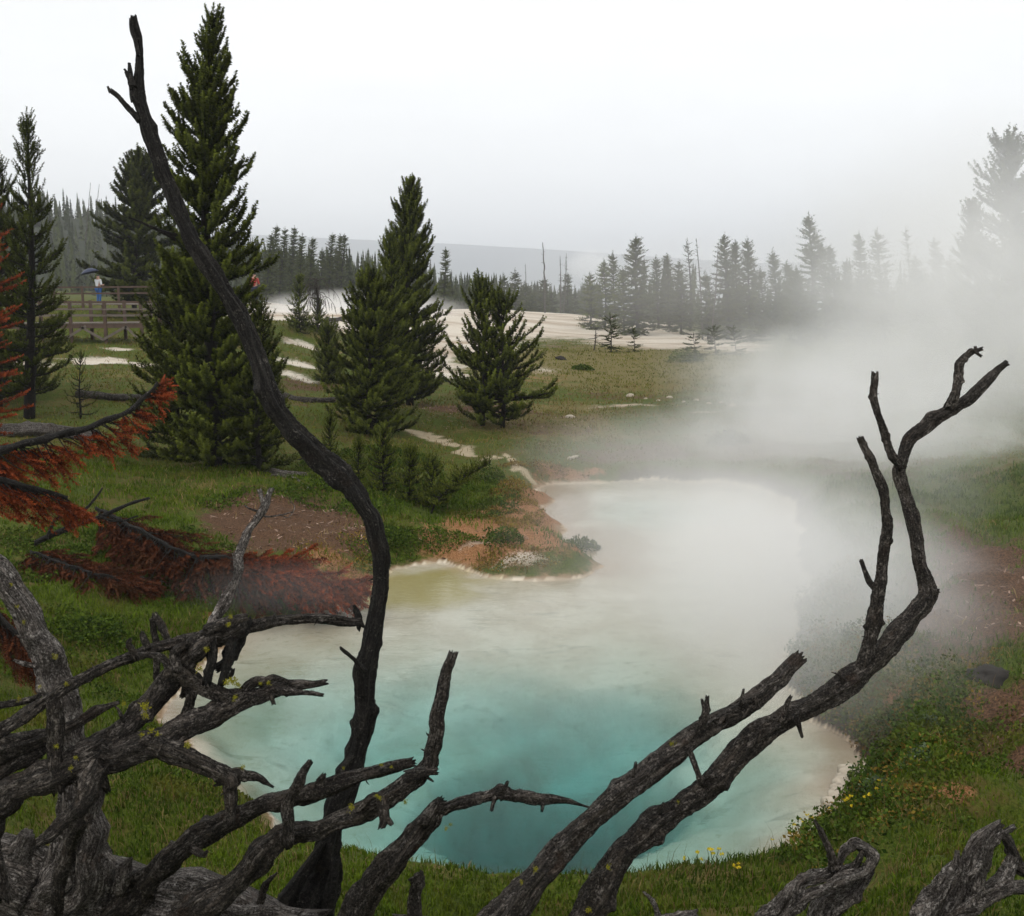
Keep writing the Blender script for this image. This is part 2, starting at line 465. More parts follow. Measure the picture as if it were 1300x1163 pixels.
def build_ground():
    th = np.concatenate([np.linspace(-1.5, -0.62, 60)[:-1], np.linspace(-0.62, 0.62, 560), np.linspace(0.62, 1.5, 60)[1:]])
    Ls = np.concatenate([np.linspace(math.log(0.6), math.log(12), 90)[:-1], np.linspace(math.log(12), math.log(52), 420)[:-1],
                         np.linspace(math.log(52), math.log(230), 190)[:-1], np.linspace(math.log(230), math.log(9000), 70)])
    TT, LL = np.meshgrid(th, Ls)
    w = np.exp(LL)
    X, Y = TT * w, w - APEX
    Z = height(X, Y)
    nr, nc = X.shape
    idx = np.arange(nr * nc).reshape(nr, nc)
    F = np.stack([idx[:-1, :-1], idx[:-1, 1:], idx[1:, 1:], idx[1:, :-1]], -1).reshape(-1, 4)
    V = np.stack([X, Y, Z], -1).reshape(-1, 3)
    mk = masks(X.ravel(), Y.ravel())
    s = pool_sd(X, Y).ravel()
    mk['bed'] = (s < 0.02).astype(float)
    mk['shore'] = np.exp(-np.maximum(s, 0) / 0.22) * (s < 20) * (1 - .85 * sstep(2.2, 3.6, X.ravel()))
    mk['shore_dark'] = np.exp(-(np.maximum(s, 0) / 0.45) ** 2) * (s < 20) * sstep(2.6, 3.8, X.ravel())  # soil colour darkens towards the water on the right shore
    me = mesh('ground', V, F, True, None, mk)
    t = NT('ground_cover')
    p = t.pos()
    n1, n2, n3 = t.noise(p, 0.9, 6, 0.6), t.noise(p, 6, 5, 0.65), t.noise(p, 30, 4, 0.7)
    nf = t.noise(t.scalev(p, (0.05, 0.16, 0.05)), 1, 5, 0.65)
    br = t.math('ADD', t.math('MULTIPLY', n1, 0.6), t.math('MULTIPLY', n2, 0.4))
    g = t.mix(t.step(n3, 0.3, 0.7), (0.026, 0.042, 0.004), (0.090, 0.115, 0.012))
    g = t.mix(t.math('MULTIPLY', t.step(br, 0.46, 0.60), 0.75), g, t.mix(n3, (0.055, 0.036, 0.013), (0.15, 0.105, 0.032)))
    def over(c, name, col_a, col_b, amp=1.1, lo=0.45, hi=0.75):
        m = t.step(t.math('ADD', t.attr(name), t.math('MULTIPLY', t.math('SUBTRACT', br, 0.5), amp * 1.6)), lo, hi)
        return t.mix(m, c, t.mix(t.step(n3, 0.32, 0.68), col_a, col_b))
    c = over(g, 'dry', (0.07, 0.055, 0.016), (0.20, 0.165, 0.055))
    c = over(c, 'soil', (0.030, 0.017, 0.009), (0.145, 0.078, 0.043))
    c = over(c, 'rust', (0.14, 0.055, 0.018), (0.36, 0.19, 0.09))
    sin_c = t.mix(t.step(nf, 0.42, 0.62), (0.60, 0.54, 0.45), (0.38, 0.30, 0.22))
    m = t.step(t.math('ADD', t.attr('sinter'), t.math('ADD', t.math('MULTIPLY', t.math('SUBTRACT', br, 0.5), 1.5), t.math('MULTIPLY', t.math('SUBTRACT', n3, 0.5), 0.9))), 0.42, 0.85)
    c = t.mix(m, c, t.mix(t.math('MULTIPLY', t.step(n2, 0.5, 0.7), 0.5), sin_c, (0.36, 0.27, 0.19)))
    m2 = t.step(t.math('ADD', t.attr('stream'), t.math('MULTIPLY', t.math('SUBTRACT', n3, 0.5), 0.9)), 0.45, 0.85)
    c = t.mix(m2, c, t.mix(n2, (0.26, 0.20, 0.12), (0.50, 0.42, 0.29)))
    sh = t.step(t.math('ADD', t.attr('shore'), t.math('ADD', t.math('MULTIPLY', t.math('SUBTRACT', n2, 0.5), 0.9), t.math('MULTIPLY', t.math('SUBTRACT', n1, 0.5), 1.2))), 0.35, 0.85)
    c = t.mix(sh, c, t.mix(n2, (0.14, 0.085, 0.045), (0.36, 0.25, 0.15)))
    c = t.mix(t.step(t.math('ADD', t.attr('shore_dark'), t.math('MULTIPLY', t.math('SUBTRACT', n2, 0.5), 1.0)), 0.35, 0.75), c, t.mix(n3, (0.014, 0.009, 0.006), (0.075, 0.045, 0.022)))
    bed = t.mix(t.step(n1, 0.35, 0.65), (0.68, 0.60, 0.48), (0.56, 0.47, 0.35))
    bed = t.mix(t.math('MULTIPLY', t.step(n2, 0.52, 0.75), 0.55), bed, (0.38, 0.31, 0.19))
    nsw = t.noise(t.scalev(p, (0.7, 2.2, 0.7)), 1, 5, 0.7, 1.5)
    bed = t.mix(t.math('MULTIPLY', t.step(nsw, 0.56, 0.70), 0.5), bed, (0.30, 0.26, 0.18))
    bed = t.mix(t.math('MULTIPLY', t.step(t.math('ADD', t.attr('algae'), t.math('MULTIPLY', t.math('SUBTRACT', n1, 0.5), 0.8)), 0.2, 0.9), 0.8), bed, (0.42, 0.33, 0.09))
    bed = t.mix(t.math('MULTIPLY', t.step(t.math('ADD', t.attr('tan'), t.math('MULTIPLY', t.math('SUBTRACT', n1, 0.5), 0.8)), 0.2, 0.9), 0.85), bed, (0.43, 0.32, 0.22))
    c = t.mix(t.attr('bed'), c, bed)
    h = t.math('ADD', t.math('MULTIPLY', n2, 0.6), t.math('MULTIPLY', n3, 0.4))
    t.surf(c, 0.95, t.bump(h, 0.6, 0.08), 0.15)
    o = link('ground', me, t.m)
    tag(o, 'grassy and bare mineral ground around the hot spring', 'ground', None, 'structure')


build_ground()


# ------------------------------------------------------------------ water
def build_water():
    # the bank rises above the water level all round, so the body of water may run on under it
    x0, x1, y0, y1 = -8.0, 12.0, 8.2, 36.0
    V = [(x, y, z) for z in (0, -6.0) for x, y in ((x0, y0), (x1, y0), (x1, y1), (x0, y1))]
    F = [[0, 1, 2, 3], [7, 6, 5, 4], [0, 4, 5, 1], [1, 5, 6, 2], [2, 6, 7, 3], [3, 7, 4, 0]]
    me = mesh('hot_spring_water', V, F, False)
    t = NT('hot_spring_water')
    p = t.pos()
    n1 = t.noise(t.scalev(p, (1.6, 3.5, 1)), 1.3, 4, 0.6)
    n2 = t.noise(t.scalev(p, (5, 11, 1)), 1.0, 3, 0.6)
    bmp = t.bump(t.math('ADD', n1, t.math('MULTIPLY', n2, 0.5)), 0.16, 0.05)
    gl = t.n('BsdfGlass')
    gl.inputs['Roughness'].default_value = 0.03
    gl.inputs['IOR'].default_value = 1.22
    t.l(bmp, gl.inputs['Normal'])
    t.l(gl.outputs[0], t.out.inputs[0])
    ab = t.n('VolumeAbsorption')
    ab.inputs[0].default_value = (0.0, 0.745, 0.79, 1)
    ab.inputs[1].default_value = 0.43
    t.l(ab.outputs[0], t.out.inputs[1])
    o = link('hot_spring_water', me, t.m)
    tag(o, 'turquoise hot spring water with a deep teal centre', 'water', None, 'structure')
    # lake
    t2 = NT('lake_water')
    nb = t2.noise(t2.scalev(t2.pos(), (0.05, 0.3, 1)), 1, 3)
    t2.surf((0.10, 0.13, 0.15), 0.12, t2.bump(nb, 0.08, 0.3), 0.5)
    V = [(-9000, 215, -3), (9000, 215, -3), (9000, 8500, -3), (-9000, 8500, -3)]
    o = link('lake', mesh('lake', V, [[0, 1, 2, 3]], False), t2.m)
    tag(o, 'pale grey lake behind the far trees', 'lake', None, 'structure')


build_water()


# ------------------------------------------------------------------ hills
def build_hill(name, prof, y0, yc, y1, zb, label, col):
    us = np.linspace(prof[0][0], prof[-1][0], 160)
    vs = np.interp(us, [p[0] for p in prof], [p[1] for p in prof])
    rows = np.linspace(0, 1, 30)
    V = []
    for r in rows:
        y = y0 + (y1 - y0) * r
        k = (y - y0) / (yc - y0) if y < yc else 1 - 0.6 * (y - yc) / (y1 - yc)
        k = k * k * (3 - 2 * k)
        for u, v in zip(us, vs):
            d = yc / CP
            top = CAMZ + ray(u, v)[2] / ray(u, v)[1] * yc
            x = (u - CU) / FPX * yc * 1.012
            xx = x * (0.6 + 0.4 * y / yc)
            V.append((xx, y, zb + (top - zb) * k))
    V = np.array(V)
    V[:, 2] += (fbm(V[:, 0] * 8 / yc, V[:, 1] * 8 / yc, 5) - 0.5) * (yc * 0.004) * sstep(0, 0.5, (V[:, 2] - zb) / (V[:, 2].max() - zb))
    nc = len(us)
    idx = np.arange(len(V)).reshape(30, nc)
    F = np.stack([idx[:-1, :-1], idx[:-1, 1:], idx[1:, 1:], idx[1:, :-1]], -1).reshape(-1, 4)
    t = NT(name + '_cover')
    n = t.noise(t.pos(), 60.0 / yc, 8, 0.7)
    t.surf(t.mix(t.step(n, 0.35, 0.65), tuple(c * 0.6 for c in col), col), 0.95, t.bump(n, 0.6, yc * 0.004), 0.1)
    o = link(name, mesh(name, V, F, True), t.m)
    tag(o, label, 'hills', None, 'structure')
    return V.reshape(30, nc, 3)


build_hill('hills', [(-900, 330), (-300, 306), (100, 303), (330, 298), (480, 306), (600, 312), (700, 318), (800, 324), (950, 333), (1100, 330), (1300, 322), (1800, 318), (2400, 330)],
           4200, 6000, 8000, -4, 'long low wooded hills on the far side of the lake', (0.045, 0.055, 0.05))
NEARHILL = build_hill('wooded_hillside', [(-900, 262), (-200, 258), (60, 272), (130, 280), (230, 302), (330, 335), (420, 352), (500, 358), (560, 362)],
                      190, 420, 620, 2, 'wooded hillside rising on the left beyond the pines', (0.035, 0.042, 0.022))


# ------------------------------------------------------------------ tubes (dead wood)
def catmull(P_, n):
    P_ = np.asarray(P_, float)
    Q = np.vstack([2 * P_[0] - P_[1], P_, 2 * P_[-1] - P_[-2]])
    out = []
    m = len(P_) - 1
    ts = np.linspace(0, m, n)
    for t in ts:
        i = min(int(t), m - 1)
        f = t - i
        a, b, c, d = Q[i], Q[i + 1], Q[i + 2], Q[i + 3]
        out.append(0.5 * ((2 * b) + (c - a) * f + (2 * a - 5 * b + 4 * c - d) * f * f + (3 * b - a - 3 * c + d) * f ** 3))
    return np.array(out)


class Wood:
    """Collects tubes; each build() gives one mesh."""
    def __init__(self):
        self.V, self.F, self.UV = [], [], []
        self.n = 0

    def tube3(self, pts, rad, seed=0, K=14, lump=0.10, ridge=0.09, jag=1.0, step=None, wob=0.25):
        rs = np.random.RandomState(seed * 7919 % 100003 + 11)
        pts = np.asarray(pts, float)
        rad = np.asarray(rad, float)
        if K >= 16 and len(pts) > 4:
            pm = (pts[1:] + pts[:-1]) / 2
            jit = rs.normal(size=pm.shape) * ((rad[1:] + rad[:-1]) / 2)[:, None] * (.06 if K == 32 else .16)
            npt, nrd = [pts[0]], [rad[0]]
            for i_ in range(len(pm)):
                npt += [pm[i_] + jit[i_], pts[i_ + 1]]
                nrd += [(rad[i_] + rad[i_ + 1]) / 2 * rs.uniform(.9, 1.04), rad[i_ + 1] * rs.uniform(.97, 1.08)]
            pts, rad = np.array(npt), np.array(nrd)
        seg = np.linalg.norm(np.diff(pts, axis=0), axis=1)
        L = seg.sum()
        rm = max(rad.mean(), 1e-4)
        n = int(np.clip(L / (step or rm * (0.3 if K >= 12 else 0.55)), 5, 420))
        C = catmull(np.column_stack([pts, rad]), n)
        c, r = C[:, :3].copy(), np.maximum(C[:, 3], rm * 0.06)
        T = np.gradient(c, axis=0)
        T /= np.linalg.norm(T, axis=1)[:, None] + 1e-9
        # small sideways wander
        s = np.concatenate([[0], np.cumsum(np.linalg.norm(np.diff(c, axis=0), axis=1))])
        env = np.minimum(1, np.minimum(s, s[-1] - s) / (3 * rm + 1e-6))
        for k in range(3):
            a = rs.normal(size=3)
            c += (np.sin(s / rm * rs.uniform(0.12, 0.4) + rs.uniform(0, 6)) * env * r * wob * 0.5)[:, None] * a
        nrm = np.cross(T[0], [0.31, 0.2, 0.93])
        nrm /= np.linalg.norm(nrm) + 1e-9
        ang = np.arange(K) * 2 * math.pi / K
        ph = rs.uniform(0, 6.28, 8)
        fr = [2, 3, 5, 7, 4]
        rows = []
        tw = rs.uniform(-0.25, 0.25)
        kn = [(rs.uniform(0, s[-1]), rs.uniform(0, 6.28), rs.uniform(0.15, 0.6)) for _ in range(int(L / (rm * 4.5)) + 1)]
        for i in range(n):
            t = T[i]
            nrm = nrm - t * nrm.dot(t)
            nrm /= np.linalg.norm(nrm) + 1e-9
            bn = np.cross(t, nrm)
            q = s[i] / rm
            a = ang + tw * q * 0.3
            m = np.ones(K)
            for j in range(3):
                m += lump * 0.55 * np.sin((j + 1) * a + ph[j] + q * (0.3 + 0.21 * j))
            for j in range(3, 5):
                m += ridge * np.sin(fr[j - 1] * a + ph[j] + 0.15 * np.sin(q * 0.5))
            m += rs.normal(0, 0.02, K) + lump * 0.5 * math.sin(q * 0.9 + ph[6])
            if K >= 12:
                m += 3.4 * ridge * (fbm(np.cos(a) * 2.6 + q * .16 + ph[1] * 9, np.sin(a) * 2.6 + q * .11 + ph[2] * 9, 5, 3) - .5) \
                    + 3.0 * ridge * (fbm(np.cos(a) * 5 + q * .9 + ph[3] * 9, np.sin(a) * 5 - q * .7, 6, 2) - .5)
            for ks, ka, kh in kn:
                da = (a - ka + math.pi) % (2 * math.pi) - math.pi
                m += kh * np.exp(-((s[i] - ks) / (rm * 0.55)) ** 2 - (da / 0.5) ** 2)
            rr = r[i] * m
            rows.append(c[i] + (np.cos(a) * rr)[:, None] * nrm + (np.sin(a) * rr)[:, None] * bn)
        V = np.array(rows)
        # splintered ends
        for e, sg in ((0, -1), (n - 1, 1)):
            V[e] += T[e] * sg * (rs.uniform(-0.2, 0.9, K) * r[e] * jag)[:, None]
        V = V.reshape(-1, 3)
        caps = np.array([c[0] + T[0] * r[0] * 0.25 * jag, c[-1] - T[-1] * r[-1] * 0.25 * jag])
        base = self.n
        for i in range(n - 1):
            for k in range(K):
                k2 = (k + 1) % K
                self.F.append((base + i * K + k, base + i * K + k2, base + (i + 1) * K + k2, base + (i + 1) * K + k))
        for k in range(K):
            k2 = (k + 1) % K
            self.F.append((base + k2, base + k, base + n * K))
            self.F.append((base + (n - 1) * K + k, base + (n - 1) * K + k2, base + n * K + 1))
        uu = np.abs(np.linspace(-1, 1, K, endpoint=False)) * math.pi * rm
        UV = np.stack([np.tile(uu, n), np.repeat(s, K)], -1) + rs.uniform(0, 20, 2)
        self.V.append(V)
        self.V.append(caps)
        self.UV.append(UV)
        self.UV.append(UV[:2])
        self.n += len(V) + 2

    RF = 1.0

    def px(self, pts, d0, d1=None, seed=0, **kw):
        """pts: (u, v, r_px) traced centre line; depth runs d0 -> d1 along it (or per point as 4th value)."""
        d1 = d0 if d1 is None else d1
        m = len(pts)
        ln = [0.0]
        for i in range(1, m):
            ln.append(ln[-1] + math.hypot(pts[i][0] - pts[i - 1][0], pts[i][1] - pts[i - 1][1]))
        C, rr = [], []
        for i, p in enumerate(pts):
            d = p[3] if len(p) > 3 else d0 + (d1 - d0) * ln[i] / ln[-1]
            C.append(P(p[0], p[1], d))
            rr.append(p[2] * Wood.RF / FPX * d)
        self.tube3(C, rr, seed, **kw)
        return C

    def spikes(self, pts, seed, n, d0, d1=None, size=1.0):
        """short broken twig stubs along a traced branch"""
        rs = np.random.RandomState(seed)
        d1 = d0 if d1 is None else d1
        for _ in range(n):
            i = rs.randint(0, len(pts) - 1)
            f = rs.rand()
            a, b = pts[i], pts[i + 1]
            fr = (i + f) / (len(pts) - 1)
            d = d0 + (d1 - d0) * fr
            c = P(a[0] + (b[0] - a[0]) * f, a[1] + (b[1] - a[1]) * f, d)
            r = (a[2] + (b[2] - a[2]) * f) * Wood.RF / FPX * d
            dr = rs.normal(size=3) + np.array([0, 0, .3])
            dr /= np.linalg.norm(dr)
            L = r * rs.uniform(1.15, 1.8) * size
            self.tube3([c, c + dr * L * .6, c + dr * L + rs.normal(size=3) * L * .12], [r * .24, r * .12, r * .03], seed + _ * 13, K=6, jag=1.5)

    def build(self, name, mat, parent=None):
        return link(name, mesh(name, np.vstack(self.V), self.F, True, np.vstack(self.UV)), mat, parent)


def lichen(parent, u, v, d, size, seed):
    """a tuft of yellow wolf lichen on a branch"""
    rs = np.random.RandomState(seed)
    size = size * .8
    c = P(u, v, d)
    V, F = [], []
    for k in range(70):
        dr = rs.normal(size=3)
        dr /= np.linalg.norm(dr)
        b = c + rs.normal(size=3) * size * 0.42
        sd = np.cross(dr, rs.normal(size=3))
        sd /= np.linalg.norm(sd)
        w = size * .10
        L = size * rs.uniform(.3, .7)
        V += [b - sd * w, b + sd * w, b + dr * L + sd * w * .4, b + dr * L - sd * w * .4]
        F.append((4 * k, 4 * k + 1, 4 * k + 2, 4 * k + 3))
    me = mesh('lichen', V, np.array(F), False, None, {'tint': rs.rand(len(V))})
    return link('lichen', me, M['lichen'], parent)


# ---- the fallen tree on the left
ft_base = hit(150, 1150)
fallen = empty('fallen_tree', ft_base)
tag(fallen, 'fallen dead tree with a tangle of dark knotty branches across the lower left', 'fallen tree')


def part(w, name, mat, root):
    o = w.build(name, mat)
    bpy.context.view_layer.update()
    o.parent = root
    o.matrix_parent_inverse = root.matrix_world.inverted() if False else __import__('mathutils').Matrix.Translation(-root.location)
    return o


w = Wood()
w.px([(-150, 1140, 66), (-60, 1138, 62), (40, 1140, 58), (120, 1145, 54), (210, 1156, 46), (310, 1172, 34), (400, 1186, 26)], 6.7, 6.9, 1, K=28, lump=.12, ridge=.05)
w.px([(60, 1150, 26), (95, 1120, 40), (108, 1085, 40), (112, 1050, 31), (104, 1010, 25)], 6.55, 6.45, 2, K=24, lump=.2, ridge=.1)
w.px([(150, 1130, 10), (158, 1108, 9), (163, 1094, 4)], 6.5, 6.45, 3, jag=2)
w.px([(30, 1120, 24), (25, 1085, 19), (34, 1058, 9)], 6.6, 6.5, 4, K=18, jag=.3)
w.px([(280, 1150, 8), (320, 1158, 9), (380, 1163, 8)], 6.6, 6.6, 5)
part(w, 'trunk', M['bark_grey'], fallen)

Wood.RF = .72
FB = []   # (mat, [ (pts, d0, d1) ... ], lichens)
FB.append(('bark_grey', [([(-40, 690, 17), (0, 725, 20), (35, 780, 22), (58, 830, 23), (74, 885, 25), (86, 945, 22), (95, 1010, 24), (103, 1060, 30)], 6.3, 6.5),
                         ([(45, 845, 4), (28, 842, 4), (18, 838, 2)], 6.35, 6.3)],
           [(70, 833, 6.2, .022), (22, 770, 6.15, .016), (14, 742, 6.15, .014), (30, 790, 6.1, .014)]))
FB.append(('bark_dark', [([(-30, 945, 12), (0, 925, 12), (40, 900, 11), (80, 876, 11), (120, 854, 10), (160, 836, 10), (192, 824, 10), (240, 812, 10), (270, 805, 11), (300, 798, 12), (350, 790, 9), (400, 785, 9), (434, 788, 8), (455, 790, 7)], 5.6, 6.6),
                         ([(172, 834, 7), (163, 818, 5), (165, 813, 4)], 5.85, 5.8), ([(190, 823, 5), (182, 808, 5), (181, 803, 3)], 5.9, 5.9),
                         ([(347, 788, 3), (349, 780, 2)], 6.2, 6.2), ([(265, 800, 10), (290, 790, 9), (312, 784, 6)], 6.0, 6.1)],
           [(290, 793, 5.9, .02), (84, 868, 5.55, .016), (293, 783, 5.95, .015)]))
FB.append(('bark_dark', [([(200, 868, 5), (199, 825, 5), (195, 795, 5), (197, 781, 5)], 6.25, 6.2), ([(197, 780, 5), (205, 795, 6), (213, 812, 6), (224, 838, 7), (228, 860, 8), (226, 868, 9)], 6.2, 6.1)], []))
FB.append(('bark_mid', [([(92, 968, 24), (130, 938, 21), (165, 905, 20), (200, 870, 19), (235, 840, 22), (262, 822, 24), (285, 806, 20), (300, 800, 15)], 5.9, 6.15),
                        ([(215, 855, 8), (205, 835, 6), (170, 832, 5)], 6.0, 6.0), ([(225, 850, 9), (222, 830, 8), (235, 818, 7)], 6.0, 6.0)],
           [(184, 898, 5.7, .034), (253, 849, 5.85, .025), (157, 893, 5.8, .018), (262, 825, 5.85, .02), (184, 908, 5.7, .025)]))
FB.append(('bark_grey', [([(344, 622, 4), (334, 640, 6), (319, 672, 7), (304, 708, 7.5), (293, 742, 8), (284, 770, 9), (272, 806, 12), (262, 828, 10)], 6.6, 6.15),
                         ([(335, 640, 4), (329, 622, 3.5)], 6.6, 6.6), ([(328, 652, 2), (340, 656, 1.6), (356, 654, 1.2), (371, 650, .9)], 6.58, 6.7), ([(355, 653, 1), (366, 657, .8), (374, 644, .7), (368, 636, .5)], 6.7, 6.75),
                         ([(330, 650, 2), (318, 646, 1.6), (311, 642, 1.3)], 6.58, 6.5), ([(300, 715, 3), (296, 703, 2)], 6.4, 6.4)], []))
FB.append(('bark_black', [([(312, 790, 9), (311, 808, 11), (303, 825, 13), (290, 840, 11), (276, 848, 7)], 6.3, 6.25), ([(270, 815, 9), (268, 840, 8), (262, 866, 7)], 6.05, 6.0), ([(295, 815, 8), (289, 840, 8), (282, 866, 7)], 6.05, 6.0),
                          ([(285, 860, 6), (294, 856, 4), (296, 850, 3)], 6.1, 6.1)], [(296, 865, 6.0, .035), (288, 866, 5.95, .024), (302, 870, 6.0, .024)]))
FB.append(('bark_mid', [([(225, 850, 16), (245, 864, 15), (268, 876, 12), (288, 884, 11), (308, 877, 9), (325, 866, 8), (346, 862, 6), (368, 866, 3)], 6.05, 6.2),
                        ([(246, 872, 10), (242, 890, 8), (235, 905, 7), (232, 912, 6)], 6.1, 6.15), ([(236, 868, 8), (234, 880, 6), (231, 884, 4)], 6.1, 6.15)], [(341, 867, 6.1, .019), (330, 868, 6.1, .014)]))
FB.append(('bark_mid', [([(105, 966, 28), (130, 962, 25), (160, 956, 24), (200, 946, 23), (240, 925, 21), (280, 905, 18), (320, 886, 16), (352, 876, 13), (385, 869, 8), (413, 866, 5)], 5.8, 6.3),
                        ([(350, 878, 8), (380, 879, 5), (409, 882, 3)], 6.15, 6.25), ([(345, 884, 5), (347, 893, 3)], 6.1, 6.1), ([(95, 972, 22), (112, 980, 30), (122, 1000, 20)], 5.75, 5.75)],
           [(192, 928, 5.65, .022), (298, 886, 5.95, .02), (200, 932, 5.65, .018), (72, 948, 5.6, .016), (180, 933, 5.65, .016)]))
FB.append(('bark_dark', [([(195, 948, 20), (222, 956, 17), (248, 970, 15), (272, 984, 15), (290, 996, 14), (292, 1018, 11), (291, 1040, 9)], 5.8, 5.9), ([(280, 990, 11), (300, 983, 10), (322, 986, 8), (336, 992, 5), (347, 999, 2)], 5.9, 5.95)],
           [(238, 946, 5.7, .024), (308, 974, 5.8, .018)]))
FB.append(('bark_dark', [([(120, 962, 26), (84, 990, 26), (40, 1010, 24), (5, 1034, 23), (-10, 1070, 18), (-4, 1110, 13), (2, 1140, 12)], 5.75, 5.7),
                         ([(122, 980, 20), (112, 1012, 18), (90, 1037, 13), (64, 1060, 11), (46, 1071, 9)], 5.7, 5.5), ([(100, 1045, 12), (88, 1075, 11), (80, 1110, 10), (74, 1140, 10), (68, 1175, 11)], 5.75, 6.1)], [(90, 975, 5.55, .016), (96, 962, 5.6, .015)]))
FB.append(('bark_dark', [([(69, 897, 13), (69, 935, 12), (70, 975, 12), (74, 1000, 12)], 5.65, 5.7)], []))
FB.append(('bark_dark', [([(-30, 904, 7), (10, 894, 6), (50, 884, 5)], 5.9, 6.0)], [(24, 887, 5.9, .018), (50, 872, 5.9, .014)]))
FB.append(('bark_dark', [([(150, 892, 3), (118, 904, 8), (88, 922, 10), (42, 938, 17), (0, 948, 23), (-45, 955, 25)], 5.9, 5.8), ([(66, 940, 8), (32, 964, 12), (0, 985, 13), (-40, 1000, 14)], 5.85, 5.8)], []))
FB.append(('bark_dark', [([(150, 1160, 26), (180, 1124, 22), (220, 1090, 19), (258, 1058, 18), (285, 1040, 16), (320, 1023, 15), (352, 1015, 15), (390, 1006, 14), (440, 991, 13), (480, 981, 11), (522, 968, 8)], 6.5, 6.3),
                         ([(404, 992, 5), (411, 984, 4)], 6.2, 6.2), ([(245, 1078, 6), (258, 1086, 5), (262, 1082, 3)], 6.35, 6.3)], [(484, 971, 6.15, .017), (497, 974, 6.15, .014)]))
FB.append(('bark_dark', [([(225, 1185, 30), (268, 1145, 25), (306, 1100, 22), (336, 1072, 19), (370, 1056, 16), (415, 1051, 15), (460, 1037, 15), (495, 1013, 17), (523, 987, 15), (539, 966, 13), (546, 942, 12), (556, 905, 11), (567, 868, 11), (575, 831, 7)], 6.2, 6.0),
                         ([(520, 985, 10), (540, 980, 8), (553, 979, 6)], 6.0, 6.0), ([(485, 1018, 10), (488, 1038, 9), (485, 1050, 6)], 5.95, 5.9), ([(489, 1038, 6), (497, 1046, 4)], 5.92, 5.9),
                         ([(366, 1066, 12), (366, 1040, 11), (369, 1012, 9), (381, 988, 9), (394, 968, 5)], 6.0, 5.95), ([(540, 985, 3), (550, 992, 1.5)], 6.0, 6.0), ([(455, 1028, 5), (470, 1012, 6), (482, 1010, 4)], 6, 6)],
           [(446, 1025, 5.9, .024), (482, 1013, 5.85, .017), (514, 1018, 5.9, .018), (478, 1010, 5.85, .014)]))
FB.append(('bark_dark', [([(322, 1165, 7), (332, 1135, 6), (342, 1118, 5), (351, 1109, 2)], 6.8, 6.7)], []))
k = 100
for mat, tubes, lich in FB:
    w = Wood()
    for i, (pts, d0, d1) in enumerate(tubes):
        k += 1
        w.px(pts, d0, d1, k, K=26 if i == 0 else 16, lump=.14, wob=.5 if i == 0 else .2, jag=1.4)
        if i == 0 and len(pts) > 5: w.spikes(pts, k, 5, d0, d1)
    o = part(w, 'branch', M[mat], fallen)
    for u, v, d, s in lich:
        k += 1
        lo = lichen(o, u, v, d, s, k)
        lo.matrix_parent_inverse = __import__('mathutils').Matrix.Translation(-fallen.location) if False else __import__('mathutils').Matrix.Identity(4)


Wood.RF = .80


def wood_thing(name, label, cat, tubes, mat, base, lich=(), seed=0, group=None, twigs=()):
    """A thing: first tube = main stem, later ones = side branches as their own parts."""
    root = empty(name, base)
    tag(root, label, cat, group)
    w = Wood()
    pts, d0, d1 = tubes[0]
    w.px(pts, d0, d1, seed, K=32, lump=.10, wob=.45)
    w.spikes(pts, seed, 9, d0, d1, 1.0)
    for j, (p2, a, b) in enumerate(twigs):
        w.px(p2, a, b, seed + 50 + j, K=9, jag=1.4)
    st = part(w, 'stem', M[mat], root)
    for j, tb in enumerate(tubes[1:]):
        w = Wood()
        w.px(tb[0], tb[1], tb[2], seed + 20 + j, K=22, wob=.35)
        w.spikes(tb[0], seed + j, 3, tb[1], tb[2])
        part(w, 'branch', M[mat], root)
    for j, (u, v, d, s) in enumerate(lich):
        lichen(st, u, v, d, s, seed + 300 + j)
    return root


Wood.RF = .66
wood_thing('bent_dead_tree', 'tall black bare tree trunk curving up in an s shape against the sky', 'dead tree', [
    ([(368, 1205, 50), (388, 1150, 42), (408, 1095, 29), (428, 1040, 23), (444, 985, 20), (457, 925, 19), (467, 855, 18), (475, 795, 16), (481, 742, 15), (483, 700, 15.5), (476, 662, 16.5), (458, 637, 18), (430, 612, 22), (402, 586, 21), (376, 548, 19), (352, 505, 18), (325, 452, 16), (298, 402, 15), (272, 352, 15), (246, 302, 15), (223, 257, 14), (205, 216, 13), (191, 172, 13), (181, 132, 12), (178, 104, 9), (177, 80, 7), (174, 48, 7), (170, 22, 5.5)], 7.35, 7.0),
    ([(176, 152, 6), (166, 140, 5), (154, 127, 4.5), (141, 115, 4)], 7.0, 6.95),
    ([(222, 301, 7), (206, 294, 4), (190, 287, 2.5), (163, 276, 1.2)], 7.05, 6.9)],
    'bark_black', hit(385, 1163), [(436, 975, 7.0, .014)], 500, twigs=[
    ([(172, 128, 9), (166, 106, 7), (161, 92, 4)], 7.0, 7.0), ([(170, 110, 6), (166, 95, 5), (164, 80, 3)], 6.97, 6.97), ([(168, 100, 4), (158, 88, 2.2)], 6.99, 6.99), ([(458, 795, 8), (453, 778, 6), (450, 770, 3)], 7.1, 7.05),
    ([(462, 850, 5), (448, 836, 4), (433, 823, 3)], 7.1, 7.0), ([(140, 117, 3), (137, 110, 2)], 6.95, 6.95), ([(446, 960, 6), (436, 972, 6), (434, 985, 5)], 7.15, 7.1), ([(345, 1180, 20), (365, 1140, 16), (390, 1100, 10), (410, 1070, 6)], 7.25, 7.2), ([(415, 1180, 14), (420, 1140, 12), (425, 1090, 8)], 7.25, 7.2), ([(176, 70, 4), (168, 40, 4), (165, 24, 2)], 6.98, 6.98)])
Wood.RF = .76
